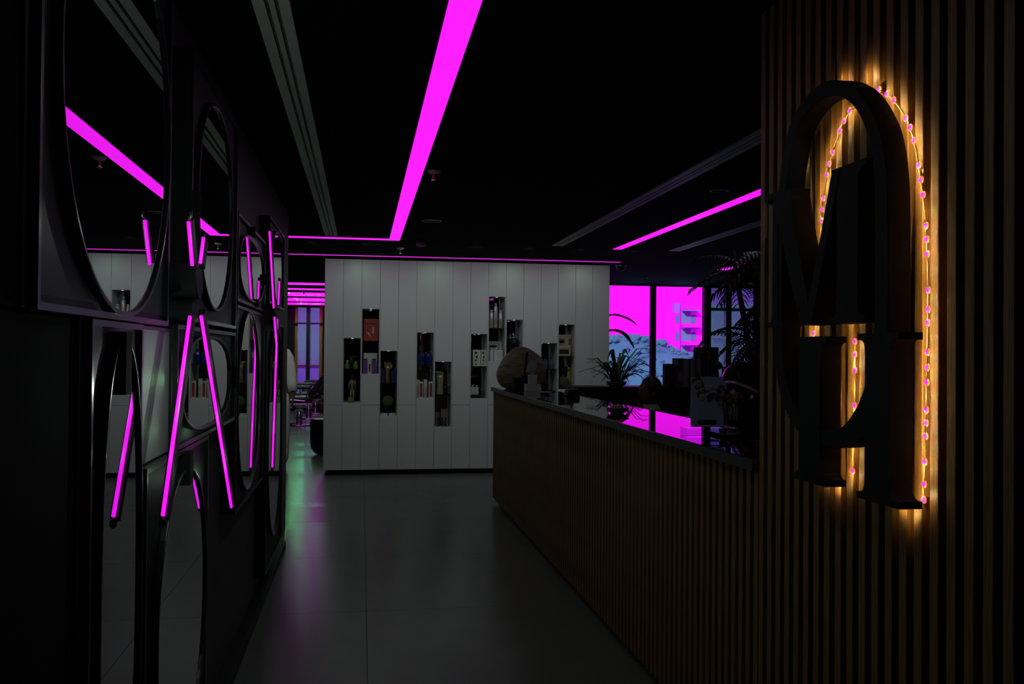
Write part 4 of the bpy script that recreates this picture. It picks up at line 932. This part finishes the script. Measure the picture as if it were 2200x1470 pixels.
for k in range(3): obj('trunk', G().tube([(4.3+.05*k-.05, 7.9, .38), (4.28+.1*k-.1, 7.9+.03*k, 1.2), (4.30+.16*k-.16, 7.9, 2.0)], [.02, .016, .01], 7), m_trunk, r, True)
random.seed(23)
for k in range(90):
    zz = random.uniform(1.15, 2.35); a = random.uniform(0, 2*PI); L = random.uniform(.14, .26)
    b = Vector((4.3+random.uniform(-.14, .2), 7.9+random.uniform(-.1, .1), zz)); d = Vector((math.cos(a), math.sin(a)*.8, random.uniform(-.3, .4)))
    obj('leaf', G().blade([b, b+d*L*.5+Vector((0, 0, .02)), b+d*L-Vector((0, 0, .05))], random.uniform(.06, .09)), m_leaf, r)
for k in range(7): obj('aerial_root', G().tube([(4.12+.06*k, 7.88, 1.6), (4.10+.06*k+.02*math.sin(k), 7.87, 1.3), (4.14+.05*k, 7.88, 1.02)], .006, 5), m_trunk, r)
r = thing('banana_plant', 'banana plant whose two long drooping leaves cross the first window', 'plant', (3.15, 12.4, 0))
obj('pot', G().lathe([(.14, .001), (.19, .25), (.2, .36), (.18, .36), (.16, .3)], (3.15, 12.4, 0), 20), m_blacksatin, r, True)
obj('stem', G().tube([(3.15, 12.4, .3), (3.16, 12.42, 1.0), (3.14, 12.4, 1.6)], [.05, .04, .025], 10), m_trunk, r, True)
for pth, wd in (([(3.14,12.4,1.55),(3.28,12.42,1.85),(3.46,12.45,1.955),(3.63,12.48,1.935),(3.76,12.5,1.885),(3.85,12.5,1.83)], .10), ([(3.14,12.4,1.5),(3.30,12.42,1.68),(3.48,12.45,1.735),(3.62,12.48,1.70),(3.72,12.5,1.62),(3.82,12.5,1.49)], .15), ([(3.14,12.4,1.5),(3.1,12.2,1.75),(3.08,12.0,1.78),(3.06,11.85,1.6)], .14), ([(3.14,12.4,1.5),(3.10,12.6,1.8),(3.08,12.8,1.9),(3.1,13.0,1.7)], .14)):
    p2 = cr([(a, c) for a, b, c in pth], 4, False); ys = [pth[0][1] + (pth[-1][1]-pth[0][1])*k/(len(p2)-1) for k in range(len(p2))]
    obj('leaf', G().blade([(a, y_, c) for (a, c), y_ in zip(p2, ys)], wd, .35), m_leafb, r)

# ------------------------------------------------------------ barber room
def barber():
    r = thing('barber_chair', '', 'chair', (0, 0, 0), 'reclined barber chairs in a row')
    obj('base', G().lathe([(.29, .001), (.29, .02), (.24, .035), (.06, .05)], n=28), m_chrome, r, True, world=False)
    obj('column', G().lathe([(.055, .05), (.055, .25), (.075, .26), (.075, .40)], n=18), m_chrome, r, True, world=False)
    obj('seat', G().box(-.29, .25, -.27, .27, .43, .56), m_leather, r, bevel=.04, world=False)
    obj('seat_frame', G().box(-.28, .26, -.25, .25, .395, .429), m_chrome, r, bevel=.01, world=False)
    b = obj('backrest', G().loft([[(.20+.30*u+q*.9, s*(.25-.03*u), .56+.42*u-q*.5) for q, s in ((-.05, -1), (.06, -1), (.06, 1), (-.05, 1))] for u in (0, .5, 1)]), m_leather, r, bevel=.03, world=False)
    obj('headrest', G().ell((.56, 0, 1.06), (.075, .13, .07), 16, 10), m_leather, r, True, world=False)
    obj('headrest_post', G().tube([(.50, 0, .95), (.55, 0, 1.02)], .014, 8), m_chrome, r, world=False)
    for s in (-1, 1):
        a = obj('armrest', G().box(-.24, .22, s*.33-.04, s*.33+.04, .70, .75), m_leather, r, bevel=.015, world=False)
        obj('arm_bracket', G().tube([(-.18, s*.31, .69), (-.14, s*.29, .50), (.12, s*.29, .48), (.2, s*.31, .69)], .014, 8), m_chrome, a, world=False)
    f = obj('footrest', G().tube([(-.28, 0, .40), (-.50, 0, .22), (-.56, 0, .16)], .02, 8), m_chrome, r, world=False)
    obj('foot_plate', G().box(-.68, -.50, -.18, .18, .13, .155), m_chrome, f, bevel=.008, world=False)
    obj('lever', G().tube([(.05, -.1, .36), (.26, -.22, .34), (.34, -.24, .36)], .010, 7), m_chrome, r, world=False)
    return r
bc = barber(); bc['label'] = 'black and chrome barber chair nearest the camera in the row of three'; bc.location = (-1.16, 17.8, 0)
dup(bc, (-1.08, 19.55, 0), 'middle black and chrome barber chair of the row of three')
dup(bc, (-1.02, 21.2, 0), 'farthest black and chrome barber chair, just before the oak window')
r = thing('waste_bin', 'black rounded waste bin on the floor behind the edge of the white cabinet', 'bin', (-.44, 12.8, 0))
obj('body', G().lathe([(.13, .001), (.19, .03), (.235, .10), (.245, .2), (.245, .45), (.235, .47)], (-.44, 12.8, 0), 32), m_blackgloss, r, True)
obj('lid', G().lathe([(.236, 0), (.24, .012), (.2, .02), (0.001, .022)], (-.44, 12.8, .4705), 32), m_black, r, True)
r = thing('wall_console', 'low oak cabinet under the back window behind the barber chairs', 'cabinet', (-.75, 21.8, 0))
obj('body', G().box(-.95, -.35, 21.55, 21.93, .06, .62), m_oak, r, bevel=.005); obj('top', G().box(-.97, -.33, 21.53, 21.94, .62, .65), m_oak, r); obj('plinth', G().box(-.93, -.37, 21.58, 21.92, .001, .06), m_black, r)
obj('door', G().box(-.94, -.655, 21.535, 21.549, .08, .60), m_oak, r); obj('door', G().box(-.645, -.36, 21.535, 21.549, .08, .60), m_oak, r)

# ------------------------------------------------------------ outside
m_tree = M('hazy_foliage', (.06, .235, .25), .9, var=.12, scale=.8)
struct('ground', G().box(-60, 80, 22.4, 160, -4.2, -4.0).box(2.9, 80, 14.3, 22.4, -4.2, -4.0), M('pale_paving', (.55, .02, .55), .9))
def tree(label, x, y, zt, rad, seed):
    random.seed(seed)
    t = thing('tree', label, 'tree', (x, y, -4), 'trees outside the windows')
    obj('trunk', G().tube([(x, y, -4), (x+.1, y, -2.4), (x, y, zt-rad)], [.3, .25, .12], 8), m_trunk, t)
    g = G()
    for k in range(1500):
        a = random.uniform(0, 2*PI); tt = random.uniform(-1.2, 1.4); q = rad*random.uniform(.75, 1.0)
        c = (x+q*1.15*math.cos(tt)*math.cos(a), y+q*.8*math.cos(tt)*math.sin(a), zt-rad+q*math.sin(tt)); s_ = rad*random.uniform(.03, .06)
        g.ell(c, (s_, s_, s_*.8), 7, 5, lambda d: 1+random.uniform(-.22, .22))
    g.ell((x, y, zt-rad), (rad*1.08, rad*.76, rad*.96), 24, 16)
    o = obj('crown', g, m_tree, t)
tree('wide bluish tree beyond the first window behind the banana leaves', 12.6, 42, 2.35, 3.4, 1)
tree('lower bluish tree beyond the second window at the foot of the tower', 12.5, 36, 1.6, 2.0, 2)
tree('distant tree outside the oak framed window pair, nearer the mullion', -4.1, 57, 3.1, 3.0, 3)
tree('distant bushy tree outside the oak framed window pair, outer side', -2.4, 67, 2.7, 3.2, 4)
# balcony tower
m_bpale = M('bright_render', (.9, .012, .9), .9, var=.02); m_blil = M('lilac_render', (.42, .15, .62), .9); m_brec = M('shaded_grey_render', (.16, .30, .36), .9); m_bwin = M('grey_window', (.10, .24, .30), .7)  # first colour holds the burnt-out magenta highlight of the white walls
bx, by = 54.6, 150.0
t = thing('apartment_tower', 'pale apartment tower with stacked corner balconies seen through the second window', 'building', (bx, by, -4))
obj('core', G().box(bx-.1, bx+4.0, by+1.2, by+9, -4, 10.0), m_bpale, t); obj('stair_tower', G().box(bx-1.35, bx-.3, by+.8, by+1.6, -4, 8.5), m_bpale, t); obj('stair_head', G().box(bx-1.35, bx-.3, by+.8, by+1.6, 8.5, 10.2), m_blil, t)
for k, z0 in enumerate((-2.4, .62, 3.66, 6.70)):
    f = obj('balcony', G().box(bx+.0, bx+2.95, by-.6, by+1.19, z0-.75, z0), m_bpale, t)
    obj('recess', G().box(bx+.12, bx+1.75, by+1.1, by+1.19, z0+.02, z0+2.1), m_brec, f); obj('window', G().box(bx+1.95, bx+2.7, by+1.1, by+1.19, z0+.1, z0+1.5), m_bwin, f)
    obj('ceiling_slab', G().box(bx+.1, bx+2.9, by-.3, by+1.19, z0+2.12, z0+2.26), m_brec, f)
    obj('stair_window', G().box(bx-1.05, bx-.5, by+.7, by+.79, z0+.1, z0+1.4), m_bwin, f)
t = thing('apartment_block', 'grey apartment block with balcony rows seen through the screened side windows', 'building', (22, 48, -4))
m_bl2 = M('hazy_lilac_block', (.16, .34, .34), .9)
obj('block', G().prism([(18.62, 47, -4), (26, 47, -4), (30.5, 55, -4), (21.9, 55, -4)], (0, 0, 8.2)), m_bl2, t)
for k in range(4):
    for j in range(5):
        wz = -3.1+1.9*k; obj('window', G().box(18.9+j*1.05, 19.45+j*1.05, 46.95, 46.999, wz, wz+1.0), m_bwin, t)
    obj('balcony_ledge', G().box(18.7, 25.6, 46.6, 46.99, -3.4+1.9*k, -3.22+1.9*k), m_bl2, t)
t = thing('boundary_wall', 'low bright boundary wall outside the back window and barber chairs', 'wall', (-2.5, 40, -4))
obj('wall', G().box(-8, 3, 40, 40.3, -4, .88), m_bpale, t); obj('coping', G().box(-8, 3, 39.95, 40.35, .88, .93), m_bpale, t)
t = thing('boundary_wall', 'low bright boundary wall outside the two large windows', 'wall', (12, 30, -4))
obj('wall', G().box(8, 15, 30, 30.3, -4, .26), m_bpale, t); obj('coping', G().box(8, 15, 29.95, 30.35, .26, .31), m_blil, t)
